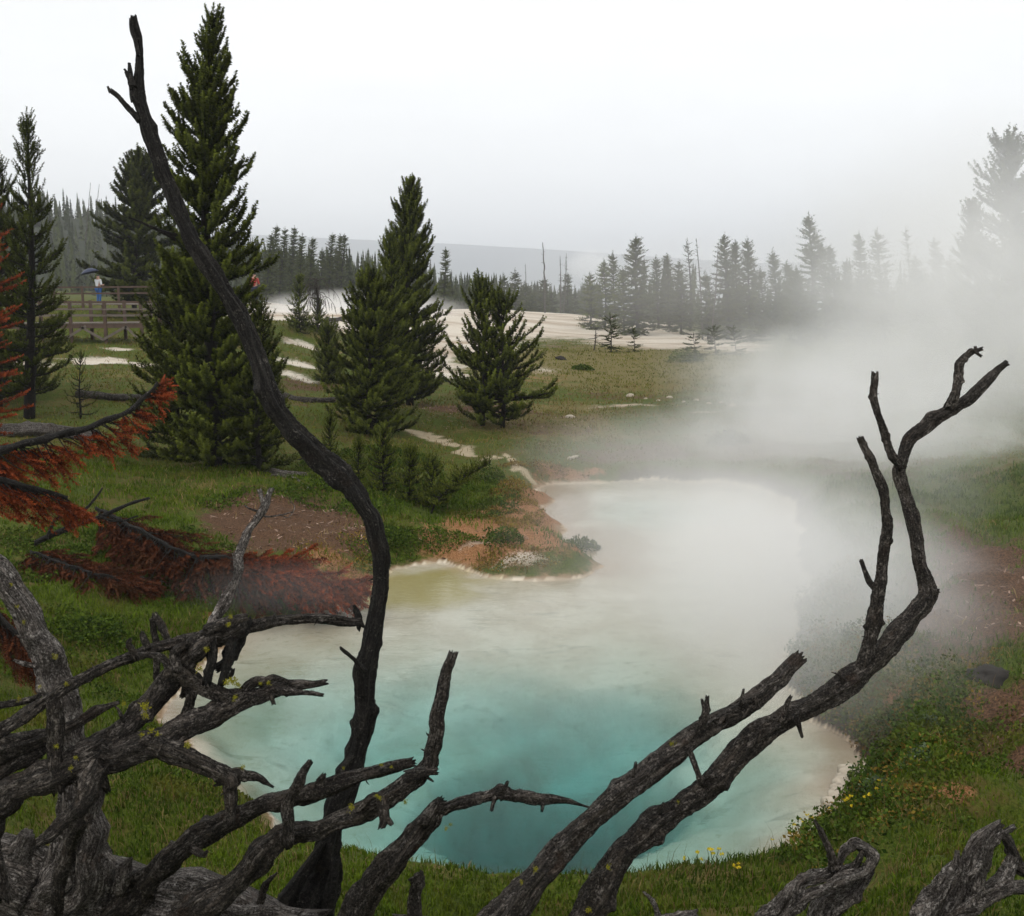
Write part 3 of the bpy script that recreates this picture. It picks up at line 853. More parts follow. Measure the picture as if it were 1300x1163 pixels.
wood_thing('broken_limb', 'short dark limb with a splintered elbow pointing right over the water', 'dead limb', [
    ([(440, 1195, 27), (467, 1145, 24), (504, 1090, 20), (530, 1055, 18), (548, 1034, 16), (560, 1022, 11)], 6.9, 6.7),
    ([(552, 1030, 10), (580, 1022, 9), (610, 1013, 9), (639, 1004, 11), (670, 1010, 10), (700, 1015, 8), (722, 1018, 4), (748, 1025, 1.4)], 6.7, 6.9)],
    'bark_mid', hit(455, 1163), [(566, 1052, 6.5, .017), (572, 1047, 6.5, .014)], 540,
    twigs=[([(628, 1012, 4), (624, 1028, 2.5)], 6.75, 6.7), ([(690, 1016, 4), (688, 1030, 2)], 6.8, 6.75), ([(640, 1002, 4), (644, 993, 3)], 6.75, 6.75), ([(535, 1045, 10), (550, 1024, 7), (556, 1016, 4)], 6.65, 6.65), ([(485, 1110, 7), (481, 1098, 5)], 6.8, 6.75)])
wood_thing('leaning_limb', 'thick grey dead limb with a blunt sawn looking end leaning right above the pool', 'dead limb', [
    ([(610, 1205, 34), (656, 1146, 28), (698, 1096, 23), (738, 1050, 20), (785, 1009, 19), (832, 976, 18), (885, 936, 18), (930, 906, 17), (959, 885, 15), (985, 862, 14), (1014, 837, 12)], 6.6, 7.4),
    ([(888, 925, 8), (894, 905, 6), (898, 884, 3)], 7.05, 7.05), ([(876, 952, 5), (882, 972, 5), (889, 993, 5)], 7.05, 7.0)],
    'bark_mid', hit(630, 1163), [(680, 1104, 6.4, .022), (853, 944, 6.8, .02), (662, 1120, 6.4, .018)], 580,
    twigs=[([(804, 985, 4), (808, 968, 2)], 6.8, 6.8), ([(942, 893, 5), (944, 876, 2)], 7.15, 7.15), ([(960, 888, 4), (964, 900, 2)], 7.2, 7.2), ([(640, 1175, 14), (665, 1135, 10), (690, 1105, 6)], 6.5, 6.5), ([(894, 905, 4), (891, 888, 2)], 7.05, 7.05)])
wood_thing('forked_limb', 'long dark dead limb bending up into bare forked tips on the right', 'dead limb', [
    ([(715, 1215, 28), (755, 1145, 24), (796, 1086, 21), (832, 1043, 20), (870, 1012, 20), (920, 976, 20), (970, 936, 20), (1012, 904, 19), (1060, 870, 18), (1110, 838, 17), (1150, 800, 16), (1174, 768, 15), (1181, 750, 13), (1166, 712, 11), (1152, 655, 10), (1143, 602, 10), (1159, 556, 10), (1190, 530, 10), (1225, 508, 9), (1255, 480, 8), (1277, 461, 4)], 6.9, 8.0),
    ([(1095, 846, 12), (1106, 790, 11), (1120, 732, 9), (1128, 672, 8), (1121, 622, 7), (1105, 582, 6.5), (1092, 557, 5)], 7.45, 7.3),
    ([(1144, 592, 8), (1123, 552, 6.5), (1110, 512, 6), (1111, 474, 5.5)], 7.75, 7.7),
    ([(1205, 518, 8), (1216, 488, 7), (1219, 462, 7), (1230, 449, 5), (1247, 443, 3)], 7.85, 7.8)],
    'bark_dark', hit(745, 1163), [(772, 1101, 6.75, .022), (748, 1156, 6.7, .026), (861, 1018, 6.85, .014)], 620,
    twigs=[([(992, 915, 6), (998, 898, 5), (1004, 884, 3)], 7.2, 7.2), ([(962, 940, 5), (966, 927, 2)], 7.2, 7.2), ([(1012, 915, 6), (1018, 935, 2.5)], 7.25, 7.25), ([(838, 1030, 5), (842, 1020, 2)], 7, 7), ([(1112, 748, 6), (1103, 735, 5), (1094, 713, 3.5)], 7.4, 7.4), ([(1181, 752, 8), (1192, 750, 3)], 7.6, 7.6), ([(1240, 447, 3), (1238, 440, 2)], 7.8, 7.8), ([(1268, 465, 3), (1281, 463, 1.5)], 8, 8), ([(1225, 458, 4), (1233, 445, 3), (1245, 452, 2)], 7.8, 7.8)])


Wood.RF = .72


def root_snag(name, label, tubes, base, seed):
    root = empty(name, base)
    tag(root, label, 'stump')
    w = Wood()
    for j, (p, a, b) in enumerate(tubes[:2]):
        w.px(p, a, b, seed + j, K=30, lump=.2, ridge=.16, jag=1.3)
    part(w, 'stump_body', M['bark_grey'], root)
    for j, (p, a, b) in enumerate(tubes[2:]):
        w = Wood()
        w.px(p, a, b, seed + 10 + j, K=18, lump=.16, ridge=.12)
        part(w, 'root', M['bark_grey'] if j % 3 != 1 else M['bark_mid'], root)


root_snag('twisted_stump', 'small twisted grey root stump with one upright spike in the grass at the bottom', [
    ([(1040, 1190, 34), (1056, 1158, 25), (1080, 1135, 20), (1099, 1108, 13)], 7.3, 7.2), ([(968, 1172, 12), (990, 1150, 14), (1022, 1120, 10), (1061, 1106, 9), (1090, 1098, 8)], 7.25, 7.1),
    ([(985, 1180, 9), (1000, 1160, 9), (1027, 1137, 9), (1067, 1117, 10), (1097, 1106, 9), (1108, 1087, 9), (1098, 1076, 7), (1086, 1072, 6)], 7.0, 7.05),
    ([(1060, 1103, 9), (1054, 1085, 7), (1046, 1064, 5), (1034, 1041, 2)], 7.1, 7.1), ([(1066, 1098, 6), (1072, 1080, 8), (1086, 1070, 8), (1100, 1078, 9), (1108, 1092, 8)], 7.2, 7.15),
    ([(1006, 1146, 4), (1010, 1132, 4), (1014, 1118, 2)], 7.0, 7.0), ([(1082, 1105, 5), (1090, 1092, 5), (1096, 1078, 4)], 7.05, 7.05)], hit(1050, 1160), 700)
root_snag('upturned_root', 'grey splintered upturned root with arching prongs in the lower right corner', [
    ([(1150, 1195, 22), (1175, 1155, 17), (1198, 1124, 13), (1212, 1100, 8), (1215, 1081, 3)], 6.9, 6.9), ([(1205, 1185, 22), (1222, 1135, 16), (1232, 1090, 13), (1243, 1063, 11), (1268, 1046, 7)], 7.0, 6.95),
    ([(1236, 1150, 9), (1247, 1112, 7), (1256, 1078, 6), (1270, 1060, 6), (1288, 1050, 4)], 6.85, 6.85), ([(1262, 1052, 7), (1277, 1064, 9), (1287, 1092, 11), (1300, 1105, 11), (1330, 1110, 10)], 7.0, 7.05),
    ([(1236, 1148, 12), (1258, 1128, 13), (1275, 1108, 11), (1286, 1090, 9)], 6.9, 6.95), ([(1215, 1165, 13), (1250, 1140, 13), (1280, 1130, 11), (1320, 1122, 11)], 6.85, 6.9), ([(1185, 1180, 8), (1215, 1158, 5), (1240, 1155, 3)], 6.75, 6.75), ([(1232, 1110, 7), (1246, 1095, 5), (1252, 1060, 3)], 6.8, 6.8)], hit(1220, 1160), 740)


def loose_wood(name, label, cat, tubes, mat, seed, K=10, ground=True):
    w = Wood()
    for j, (p, a, b) in enumerate(tubes):
        if ground:
            C = [hit(u, v) + np.array([0, 0, r / FPX * 1.0]) for u, v, r in p]
            C = [c + np.array([0, 0, p[i][2] / FPX * np.linalg.norm(c) * .6]) for i, c in enumerate(C)]
            w.tube3(C, [p[i][2] / FPX * c[1] for i, c in enumerate(C)], seed + j, K=K)
        else:
            w.px(p, a, b, seed + j, K=K)
    o = w.build(name, M[mat])
    o.data.transform(__import__('mathutils').Matrix.Translation(-Vector(w.V[0].mean(0))))
    o.location = Vector(w.V[0].mean(0))
    return tag(o, label, cat)


loose_wood('broken_stub', 'short grey upright broken stub in the grass beside the splintered elbow limb', 'branch', [([(530, 1185, 13), (529, 1150, 12), (532, 1112, 9)], 6.9, 6.9), ([(522, 1118, 5), (536, 1108, 4)], 6.9, 6.9), ([(500, 1165, 6), (540, 1168, 6)], 6.9, 6.9)], 'bark_mid', 800, 12, False)
loose_wood('curved_twig', 'little curved grey twig poking from the grass at the bottom edge', 'twig', [([(842, 1185, 7), (836, 1163, 5), (829, 1145, 4), (817, 1132, 2)], 6.9, 6.9)], 'bark_grey', 810, 10, False)
loose_wood('log_end', 'grey splintered log end showing at the bottom edge right of the leaning limbs', 'log', [([(830, 1178, 12), (860, 1168, 11), (884, 1161, 8)], 6.8, 6.8)], 'bark_grey', 815, 14, False)
loose_wood('fallen_log', 'grey fallen log on the bank behind the rust coloured branch', 'log', [([(-60, 556, 8), (0, 553, 9), (60, 555, 9), (120, 560, 8)], 0, 0)], 'bark_grey', 820, 12)
loose_wood('fallen_log', 'slim grey log lying on bare soil left of the paired pines', 'log', [([(345, 500, 3), (380, 510, 4), (420, 513, 4), (447, 508, 4)], 0, 0)], 'bark_mid', 830)
loose_wood('fallen_log', 'dark rotten log in the grass beneath the boardwalk', 'log', [([(100, 506, 5), (140, 509, 5), (180, 510, 4)], 0, 0)], 'bark_mid', 840)
loose_wood('dead_branch', 'bleached dead branch on the ground below the tallest pine', 'branch', [([(335, 600, 4), (360, 603, 4), (388, 606, 3)], 0, 0), ([(346, 605, 2), (370, 608, 2), (392, 622, 1.5)], 0, 0)], 'bark_grey', 850)
loose_wood('dead_branch', 'thin pale dead branch lying across the grass below the rust needles', 'branch', [([(158, 731, 2.2), (190, 740, 2.2), (225, 750, 2.2), (270, 772, 1.5)], 0, 0)], 'bark_grey', 860)
loose_wood('white_stick', 'small white stick on bare ground near the far edge of the pool', 'stick', [([(722, 585, 2.4), (733, 581, 2)], 0, 0)], 'stone', 870)
loose_wood('driftwood_pile', 'dark tangle of fallen branches beside the drooping dead pine', 'branch', [([(408, 410, 2), (430, 406, 2.2), (450, 405, 2)], 0, 0), ([(420, 412, 1.5), (440, 404, 1.5)], 0, 0), ([(415, 404, 1), (445, 411, 1.2)], 0, 0)], 'bark_dark', 880, 7)


# ------------------------------------------------------------------ conifers
def shoot_template(seed, n, ww):
    rs = np.random.RandomState(seed)
    V = np.zeros((n, 3, 3))
    t = (np.arange(n) + rs.rand(n)) / n
    a = rs.uniform(0, 6.283, n)
    prof = np.clip(0.55 + 1.2 * t, 0, 1) * np.sqrt(np.clip(1.12 - t, 0.05, 1))
    r = prof * rs.uniform(.7, 1.1, n)
    fwd = rs.uniform(.02, .13, n)
    ca, sa = np.cos(a), np.sin(a)
    w = ww * rs.uniform(.7, 1.3, n)
    V[:, 0] = np.stack([-sa * w, ca * w, t - .03], -1)
    V[:, 1] = np.stack([sa * w, -ca * w, t + .03], -1)
    V[:, 2] = np.stack([ca * r, sa * r, t + fwd], -1)
    return V.reshape(-1, 3)


TPL = {}


def shoots(O, D, L, Rr, tint, n, ww, seed=0):
    """Expand bottle-brush shoots: origins O, unit directions D, lengths, radii -> verts, tris, tint."""
    key = (n, ww)
    if key not in TPL: TPL[key] = [shoot_template(900 + i, n, ww) for i in range(5)]
    rs = np.random.RandomState(seed)
    N = len(O)
    ref = rs.normal(size=(N, 3))
    X = np.cross(D, ref)
    X /= np.linalg.norm(X, axis=1)[:, None] + 1e-9
    Y = np.cross(D, X)
    T = np.stack(TPL[key])[rs.randint(0, 5, N)]            # N, 3n, 3
    V = O[:, None] + T[..., 0:1] * (X * Rr[:, None])[:, None] + T[..., 1:2] * (Y * Rr[:, None])[:, None] + T[..., 2:3] * (D * L[:, None])[:, None]
    # tint runs paler from shoot base to tip, like new growth
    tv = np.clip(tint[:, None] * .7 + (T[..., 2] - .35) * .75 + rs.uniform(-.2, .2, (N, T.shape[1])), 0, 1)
    V = V.reshape(-1, 3)
    return V, np.arange(len(V)).reshape(-1, 3), tv.reshape(-1)


def pine_data(Hh, Rw, seed, c0=.05, ws=.42, nb=5, spacing=.17, sl=.48, sr=.10, power=.8, pitch0=-8, pitch1=45, up=.28, gap=.0, lean=(0, 0), lateral=.65, upb=.75, ragged=.2, lobes=0.0, inner=.28):
    rs = np.random.RandomState(seed)
    O, D, L, T = [], [], [], []
    wood = []
    z = c0 * Hh
    lx, ly = lean

    def axis(zz):
        f = zz / Hh
        return np.array([lx * (.4 * f + .6 * f * f) + .010 * Hh * (math.sin(f * 5 + seed) - (1 - f) * math.sin(seed) - f * math.sin(5 + seed)), ly * f * f + .012 * Hh * (math.cos(f * 4 + seed) - math.cos(seed)), zz])
    side = rs.uniform(0.8, 1.15, 9)
    while z < Hh * .985:
        t = (z / Hh - c0) / (1 - c0)
        prof = ((1 - t) ** power) * min(1, .80 + 2.2 * t)
        base = Rw * prof + .05
        k = max(3, int(nb * (.7 + .6 * rs.rand())))
        a0 = rs.uniform(0, 6.28)
        ring = rs.uniform(1 - ragged, 1 + ragged * .6) * (1 + lobes * math.sin(z * 2.1 + seed))
        for j in range(k):
            if rs.rand() < gap: continue
            az = a0 + j * 6.283 / k + rs.uniform(-.35, .35)
            sec = side[int((az % 6.283) / 6.283 * 8)]
            bl = base * ring * sec * rs.uniform(.7, 1.12)
            pt = R(pitch0 + (pitch1 - pitch0) * t ** 1.3 + rs.uniform(-15, 12))
            upj = up * rs.uniform(.45, 1.35)
            h = np.array([math.cos(az), math.sin(az), 0])
            lat = np.array([-h[1], h[0], 0])
            o = axis(z + rs.uniform(-.4, .4) * ws)
            def q(s):
                return o + h * (bl * s * math.cos(pt)) + np.array([0, 0, bl * (s * math.sin(pt) + upj * s * s)])
            n = max(2, int(bl * (1 - inner) / spacing * (1.7 if bl > .5 else 1.4)))
            wood.append((q(0), q(.5), q(1.0), .012 + .02 * bl))
            for i in range(n):
                s = inner + (1 - inner) * (i + rs.rand()) / n
                p = q(s)
                tan = q(min(1, s + .08)) - q(s - .08)
                tan /= np.linalg.norm(tan)
                sg = 1 if rs.rand() < .5 else -1
                d = tan * rs.uniform(.35, .9) + lat * sg * lateral * rs.uniform(.2, 1) * (1.1 - .5 * s) + np.array([0, 0, upb * rs.uniform(.2, 1.1)])
                d /= np.linalg.norm(d)
                O.append(p - d * .06)
                D.append(d)
                L.append(sl * rs.uniform(.6, 1.15) * (.65 + .35 * min(1, bl / .8)))
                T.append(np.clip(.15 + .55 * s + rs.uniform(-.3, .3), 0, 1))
            d = tan * .8 + np.array([0, 0, upb])
            d /= np.linalg.norm(d)
            O.append(q(.97))
            D.append(d)
            L.append(sl * rs.uniform(.8, 1.2) * (.65 + .35 * min(1, bl / .8)))
            T.append(rs.uniform(.4, 1))
        z += ws * rs.uniform(.75, 1.25) * (1 - .45 * t)
    for j in range(5):
        O.append(axis(Hh * (.9 + .018 * j)))
        d = np.array([rs.uniform(-.25, .25), rs.uniform(-.25, .25), 1]) * 1.0
        if j == 4: d = np.array([0, 0, 1.0])
        D.append(d / np.linalg.norm(d))
        L.append(min(sl * 1.1, Hh * .12))
        T.append(.6)
    O, D, L, T = map(np.array, (O, D, L, T))
    return O, D, L, np.full(len(O), sr) * (np.clip(L / sl, .6, 1.2)), T, wood, axis


def twig_mesh(w, wood, K=4):
    for i, (a, b, c, r) in enumerate(wood):
        # thin 4-sided limb
        V, pts = [], [(a, r), (b, r * .7), (c, r * .25)]
        d = c - a
        d /= np.linalg.norm(d) + 1e-9
        x = np.cross(d, [0.1, 0.2, .97])
        x /= np.linalg.norm(x) + 1e-9
        y = np.cross(d, x)
        for p, rr in pts:
            for k in range(K):
                an = k * 6.283 / K
                V.append(p + (x * math.cos(an) + y * math.sin(an)) * rr)
        n0 = w.n
        for s in range(2):
            for k in range(K):
                k2 = (k + 1) % K
                w.F.append((n0 + s * K + k, n0 + s * K + k2, n0 + (s + 1) * K + k2, n0 + (s + 1) * K + k))
        V = np.array(V)
        w.V.append(V)
        w.UV.append(np.stack([np.tile(np.arange(K) * r * 1.5, 3), np.repeat([0, .3, .6], K)], -1) + i * .37)
        w.n += len(V)


def pine(name, label, base, Hh, Rw, seed, mat='needle', n=34, ww=.15, group=None, cat='tree', trunk_r=None, sub=None, bark='bark_pine', **kw):
    kw.setdefault('lean', LEAN[0])
    root = empty(name, base)
    tag(root, label, cat, group)
    O, D, L, Rr, T, wood, axis = pine_data(Hh, Rw, seed, **kw)
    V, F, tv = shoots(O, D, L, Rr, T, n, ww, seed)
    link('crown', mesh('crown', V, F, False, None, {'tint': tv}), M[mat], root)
    w = Wood()
    tr = trunk_r or Hh * .016
    w.tube3([axis(z * Hh) - (np.array([0, 0, .15]) if z == 0 else 0) for z in (0, .2, .4, .6, .8, .97)], [tr * 1.25, tr, tr * .78, tr * .55, tr * .32, tr * .08], seed, K=9, lump=.05, ridge=.05, step=tr * 2.5, jag=.1, wob=.1)
    twig_mesh(w, wood)
    link('trunk', mesh('trunk', np.vstack(w.V), w.F, True, np.vstack(w.UV)), M[bark], root)
    return root


def hpx(px, y):
    return px / FPX * y / CP


LEAN = [(0, 0)]


def place(u, vtop, vbase=None, y=None):
    """base point and height of a tree from its column, its base row (or distance) and its top row"""
    b = hit(u, vbase) if vbase is not None else at(u, y)
    r = ray(u, vtop)
    top = CAMZ + r[2] / r[1] * b[1]
    # trees in the photo stand upright in their own column: a slight lean keeps the tip there
    LEAN[0] = (float(r[0] / r[1] * b[1] - b[0]), 0)
    return b, max(top - b[2], .3)


# near and middle pines
b, h = place(272, 24, 592)
pine('lodgepole_pine', 'tallest dark green pine, standing behind the curved black trunk', b, h, 2.0, 1, n=46, ww=.2, power=.62, ws=.32, nb=9, spacing=.12, sl=.40, sr=.145, c0=.02, ragged=.30, up=.34, inner=.15)
b, h = place(228, 330, 585)
pine('lodgepole_pine', 'dense lower pine filling the left flank of the tallest pine', b, h, 1.55, 2, n=34, power=.55, ws=.32, nb=7, spacing=.11, sr=.125, inner=.15, c0=.03, sl=.42, mat='needle_dark')
b, h = place(330, 395, 600)
pine('lodgepole_pine', 'small dense pine against the right flank of the tallest pine', b, h, 1.0, 3, n=34, power=.55, ws=.3, nb=7, spacing=.11, sr=.12, inner=.15, c0=.03, sl=.38, mat='needle_dark')
b, h = place(180, 203, y=74)
pine('lodgepole_pine', 'dark clumpy pine with a rounded crown rising behind the boardwalk', b, h, 2.9, 4, n=30, power=.42, ws=.4, nb=10, spacing=.2, inner=.12, up=.2, ww=.22, sl=.55, sr=.28, c0=.08, ragged=.4, mat='needle_dark', lobes=.3, gap=.15)
b, h = place(37, 148, 532)
pine('lodgepole_pine', 'tall thin pine with an open pointed top at the left edge', b, h, 1.45, 5, n=36, power=.85, ws=.42, nb=6, sl=.5, sr=.125, spacing=.12, inner=.2, c0=.06, mat='needle_dark', ragged=.35)
b, h = place(2, 205, y=38)
pine('lodgepole_pine', 'dark pine cut by the left edge of the photo', b, h, 1.8, 6, n=34, power=.7, ws=.38, nb=7, sl=.48, sr=.13, spacing=.13, inner=.2, c0=.05, mat='needle_dark')
b, h = place(-55, 260, y=34)
pine('lodgepole_pine', 'dark pine mostly outside the left edge', b, h, 1.6, 7, n=26, power=.6, ws=.48, sl=.5, c0=.06, mat='needle_dark')
b, h = place(103, 450, 532)
pine('pine_sapling', 'small thin pine sapling between the left edge pines and the tallest pine', b, h, .5, 8, n=26, ws=.3, sl=.3, sr=.07, c0=.05, mat='needle_dark')
b, h = place(521, 228, 515)
pine('lodgepole_pine', 'taller pointed pine of the pair in the middle of the photo', b, h, 2.1, 9, n=42, ww=.2, power=.66, ws=.33, nb=9, spacing=.13, sl=.45, sr=.165, c0=.04, ragged=.32, up=.34, inner=.15)
b, h = place(470, 352, 550)
pine('lodgepole_pine', 'lower broad pine in front of the taller middle pine', b, h, 1.5, 10, n=40, ww=.2, power=.5, ws=.30, nb=9, spacing=.125, sl=.42, sr=.155, c0=.02, ragged=.3, inner=.15)
b, h = place(495, 298, y=42)
pine('lodgepole_pine', 'narrow pine squeezed behind the middle pair on their left side', b, h, 1.0, 11, n=30, power=.55, ws=.32, nb=7, spacing=.12, sl=.42, sr=.13, c0=.06, inner=.15)
b, h = place(612, 357, 540)
pine('lodgepole_pine', 'open airy young pine with drooping right arm, right of the middle pair', b, h, 1.55, 12, n=34, power=.6, ws=.34, nb=6, sl=.44, sr=.15, ww=.2, spacing=.15, inner=.2, c0=.06, ragged=.45, up=.45)
b, h = place(638, 382, 545)
pine('lodgepole_pine', 'slightly shorter twin stem of the open young pine', b, h, 1.8, 13, n=34, power=.55, ws=.34, nb=6, sl=.44, sr=.15, ww=.2, spacing=.15, inner=.2, c0=.07, ragged=.5, up=.4)
b, h = place(418, 414, 487)
pine('young_pine', 'compact bushy young pine beside the white mineral strips', b, h, .85, 14, n=30, power=.45, ws=.22, nb=8, spacing=.1, sl=.36, sr=.12, c0=.02, inner=.1)
b, h = place(381, 352, 424)
pine('young_pine', 'small conical pine at the edge of the steaming white flat', b, h, .95, 15, n=24, power=.75, ws=.3, nb=7, spacing=.13, sl=.42, sr=.15, c0=.03, inner=.1)
b, h = place(404, 384, 422)
pine('young_pine', 'short bushy pine under the drooping dead pine', b, h, .9, 16, n=24, power=.6, ws=.26, nb=7, spacing=.13, sl=.38, sr=.15, c0=.03, inner=.1)
for i, (u, vt, vb, rw, lab) in enumerate([(420, 530, 592, .26, 'slim pine sapling just right of the curved black trunk'), (456, 560, 612, .25, 'little pine sapling below the middle pair, left of the others'),
                                          (487, 545, 628, .5, 'bushy pine sapling below the base of the middle pair'), (520, 572, 640, .42, 'low pine sapling nearest the leaning sapling'),
                                          (548, 585, 645, .4, 'low bushy sapling under the leaning sapling')]):
    b, h = place(u, vt, vb)
    pine('pine_sapling', lab, b, h, rw, 20 + i, n=28, ws=.15, nb=7, sl=.28, sr=.075, c0=.03, power=.6, spacing=.08, inner=.1, group='saplings beside the pool')
b, h = place(545, 588, 652)
pine('pine_sapling', 'pine sapling leaning steeply to the right over the far bank', b, h, .42, 27, n=28, ws=.13, nb=7, sl=.30, sr=.075, c0=.2, lean=(1.55, .2), spacing=.07, inner=.1)

# dead drooping pine
b, h = place(403, 354, 422)
dp = empty('dead_pine', b)
tag(dp, 'grey dead pine with bare drooping branches beside the steaming flat', 'dead tree')
w = Wood()
w.tube3([(0, 0, -.1), (.05, 0, h * .5), (.0, 0, h)], [.09, .07, .04], 33, K=8)
link('trunk', mesh('trunk', np.vstack(w.V), w.F, True, np.vstack(w.UV)), M['bark_dark'], dp)
rs = np.random.RandomState(5)
for k in range(34):
    a = rs.uniform(0, 6.28)
    z = h * rs.uniform(.6, 1)
    l = rs.uniform(.6, 1.5)
    dx, dy = math.cos(a) * l, math.sin(a) * l * .6
    w = Wood()
    w.tube3([(0, 0, z), (dx * .55, dy * .55, z + .12), (dx * .9, dy * .9, z - .35), (dx * 1.05, dy, z - 1.0)], [.022, .018, .014, .006], k, K=5, step=.12)
    for q in range(4):
        f = rs.uniform(.5, 1)
        w.tube3([(dx * f, dy * f, z - f * f * .6 + .1), (dx * f * 1.05 + rs.uniform(-.1, .1), dy * f, z - f * f * .6 - .35)], [.012, .005], k * 7 + q, K=4, step=.12)
    link('branch', mesh('branch', np.vstack(w.V), w.F, True, np.vstack(w.UV)), M['bark_dark'], dp)

# ---- rust coloured dead pine boughs
def bough(name, label, spine, mat, seed, base=None, hang=.55, L0=.6, density=26, n=34, cat='dead branch', bark='bark_black', side=.5, up=.0, rad=.06, lift=None):
    """a dead bough: woody spine with hanging rust coloured shoots. spine: (u, v, r_px, depth, side length m)"""
    rs = np.random.RandomState(seed)
    C = np.array([P(u, v, d) for u, v, r, d, l in spine]) if lift is None else np.array([hit(u, v) + np.array([0, 0, lift]) for u, v, r, d, l in spine])
    rr = [r / FPX * d for u, v, r, d, l in spine]
    ll = np.array([l for *_, l in spine])
    root = empty(name, C[0] if base is None else base)
    tag(root, label, cat)
    w = Wood()
    w.tube3(C, rr, seed, K=9, wob=.5)
    m = len(C) - 1
    O, D, L, T = [], [], [], []
    total = np.linalg.norm(np.diff(C, axis=0), axis=1).sum()
    path = catmull(np.column_stack([C, ll]), 80)
    for k in range(int(total * density)):
        i = rs.randint(0, 79)
        o, sl = path[i, :3], path[i, 3]
        tan = path[min(i + 1, 79), :3] - path[max(i - 1, 0), :3]
        tan /= np.linalg.norm(tan) + 1e-9
        lat = np.cross(tan, [0, 0, 1])
        lat /= np.linalg.norm(lat) + 1e-9
        d = tan * rs.uniform(.2, .8) + lat * rs.uniform(-1, 1) * side + np.array([0, 0, -hang * rs.uniform(.3, 1.2) + up])
        d /= np.linalg.norm(d)
        Lb = sl * rs.uniform(.5, 1.1)
        p = [o, o + d * Lb * .5, o + d * Lb + np.array([0, 0, -.12 * Lb + .25 * Lb * (rs.rand() < .6)])]
        w.tube3(p, [.009, .007, .003], seed + k, K=4, step=.08, lump=.02, ridge=.02)
        q = 2 + int(Lb / .11)
        for j in range(q):
            f = .25 + .75 * (j + rs.rand()) / q
            b0 = np.array(p[0]) * (1 - f) + np.array(p[2]) * f
            dd = d * .8 + lat * rs.uniform(-.8, .8) + tan * rs.uniform(-.1, .6) + np.array([0, 0, rs.uniform(-.5, .35)])
            dd /= np.linalg.norm(dd)
            O.append(b0)
            D.append(dd)
            L.append(L0 * .4 * rs.uniform(.6, 1.2))
            T.append(rs.rand())
    O, D, L, T = map(np.array, (O, D, L, T))
    V, F, tv = shoots(O, D, L, np.full(len(O), rad), T, n, .10, seed)
    off = np.array(root.location)
    link('needles', mesh('needles', V - off, F, False, None, {'tint': tv}), M[mat], root)
    link('limb', mesh('limb', np.vstack(w.V) - off, w.F, True, np.vstack(w.UV)), M[bark], root)
    return root


bough('rust_bough', 'large rust red dead bough reaching in from the left edge, tip curving up', [(-60, 585, 6, 13.0, .65), (0, 572, 5, 13.2, .65), (60, 556, 4.5, 13.5, .6), (120, 540, 4, 13.8, .5), (165, 520, 3, 14.1, .35), (190, 498, 2.5, 14.3, .22), (200, 486, 1.5, 14.4, .12)], 'rust', 61, density=34, hang=.8, rad=.06)
bough('rust_bough', 'rust red dead bough hanging below the larger one at the left edge', [(-70, 600, 5, 12.5, .7), (0, 610, 4, 12.8, .6), (50, 622, 3.5, 13.2, .5), (85, 632, 2.5, 13.4, .35)], 'rust', 62, density=32, hang=.7, rad=.06)
bough('rust_bough', 'sheet of brown red dead needles lying on the bank below the dark twig', [(125, 690, 2.5, 19.5, .9), (180, 722, 2.5, 19.5, 1.2), (240, 750, 2, 19.2, 1.2), (290, 765, 3, 19.0, 1.1), (330, 775, 2, 18.9, .8)], 'rust_dull', 63, density=50, hang=.7, up=.2, side=1.0, rad=.085, lift=.7)
bough('rust_bough', 'bright rust dead pine top lying down the slope to the edge of the pool', [(285, 762, 2.5, 20.0, .9), (325, 762, 2.5, 19.8, 1.1), (365, 774, 2, 19.4, 1.0), (405, 785, 3, 19.1, .8), (445, 786, 2, 18.9, .5)], 'rust', 64, density=130, hang=.6, up=.3, side=1.0, rad=.085, lift=.6)
bough('rust_bough', 'brownish dead needles on the grass in the lower part of the left bank', [(40, 715, 1.5, 17.5, .7), (95, 735, 1.5, 17.4, .8), (150, 752, 1.5, 17.2, .6), (180, 757, 2, 17.1, .4)], 'rust_dull', 65, density=60, hang=.3, side=1.0, lift=.2, rad=.07)
bough('rust_bough', 'dark rust dead needles low at the left edge behind the lichen spotted limb', [(-60, 740, 4, 14, .8), (-20, 770, 4, 14, .8), (20, 800, 3, 14, .6), (30, 815, 2, 14, .3)], 'rust_dull', 66, density=70, hang=.8)
b, h = place(-26, 262, y=27)
pine('dead_pine', 'rust needled dead pine standing at the left edge', b, h, .9, 67, mat='rust', n=30, ws=.32, nb=6, sl=.4, sr=.115, spacing=.12, power=.5, c0=.1, gap=.1, ragged=.4, up=.1, upb=.1, cat='dead tree')
loose_wood('dark_twig', 'bare black dead twig lying below the rust bough', 'branch', [([(45, 690, 5), (90, 668, 5), (130, 655, 4), (165, 640, 3), (190, 632, 2)], 15.5, 16), ([(80, 672, 3), (110, 645, 2.5), (130, 620, 1.5)], 15.5, 15.7), ([(125, 655, 3), (150, 662, 2), (175, 655, 1.5)], 15.7, 15.9), ([(60, 684, 3), (70, 660, 2), (95, 650, 1)], 15.5, 15.6)], 'bark_black', 890, 8, False)

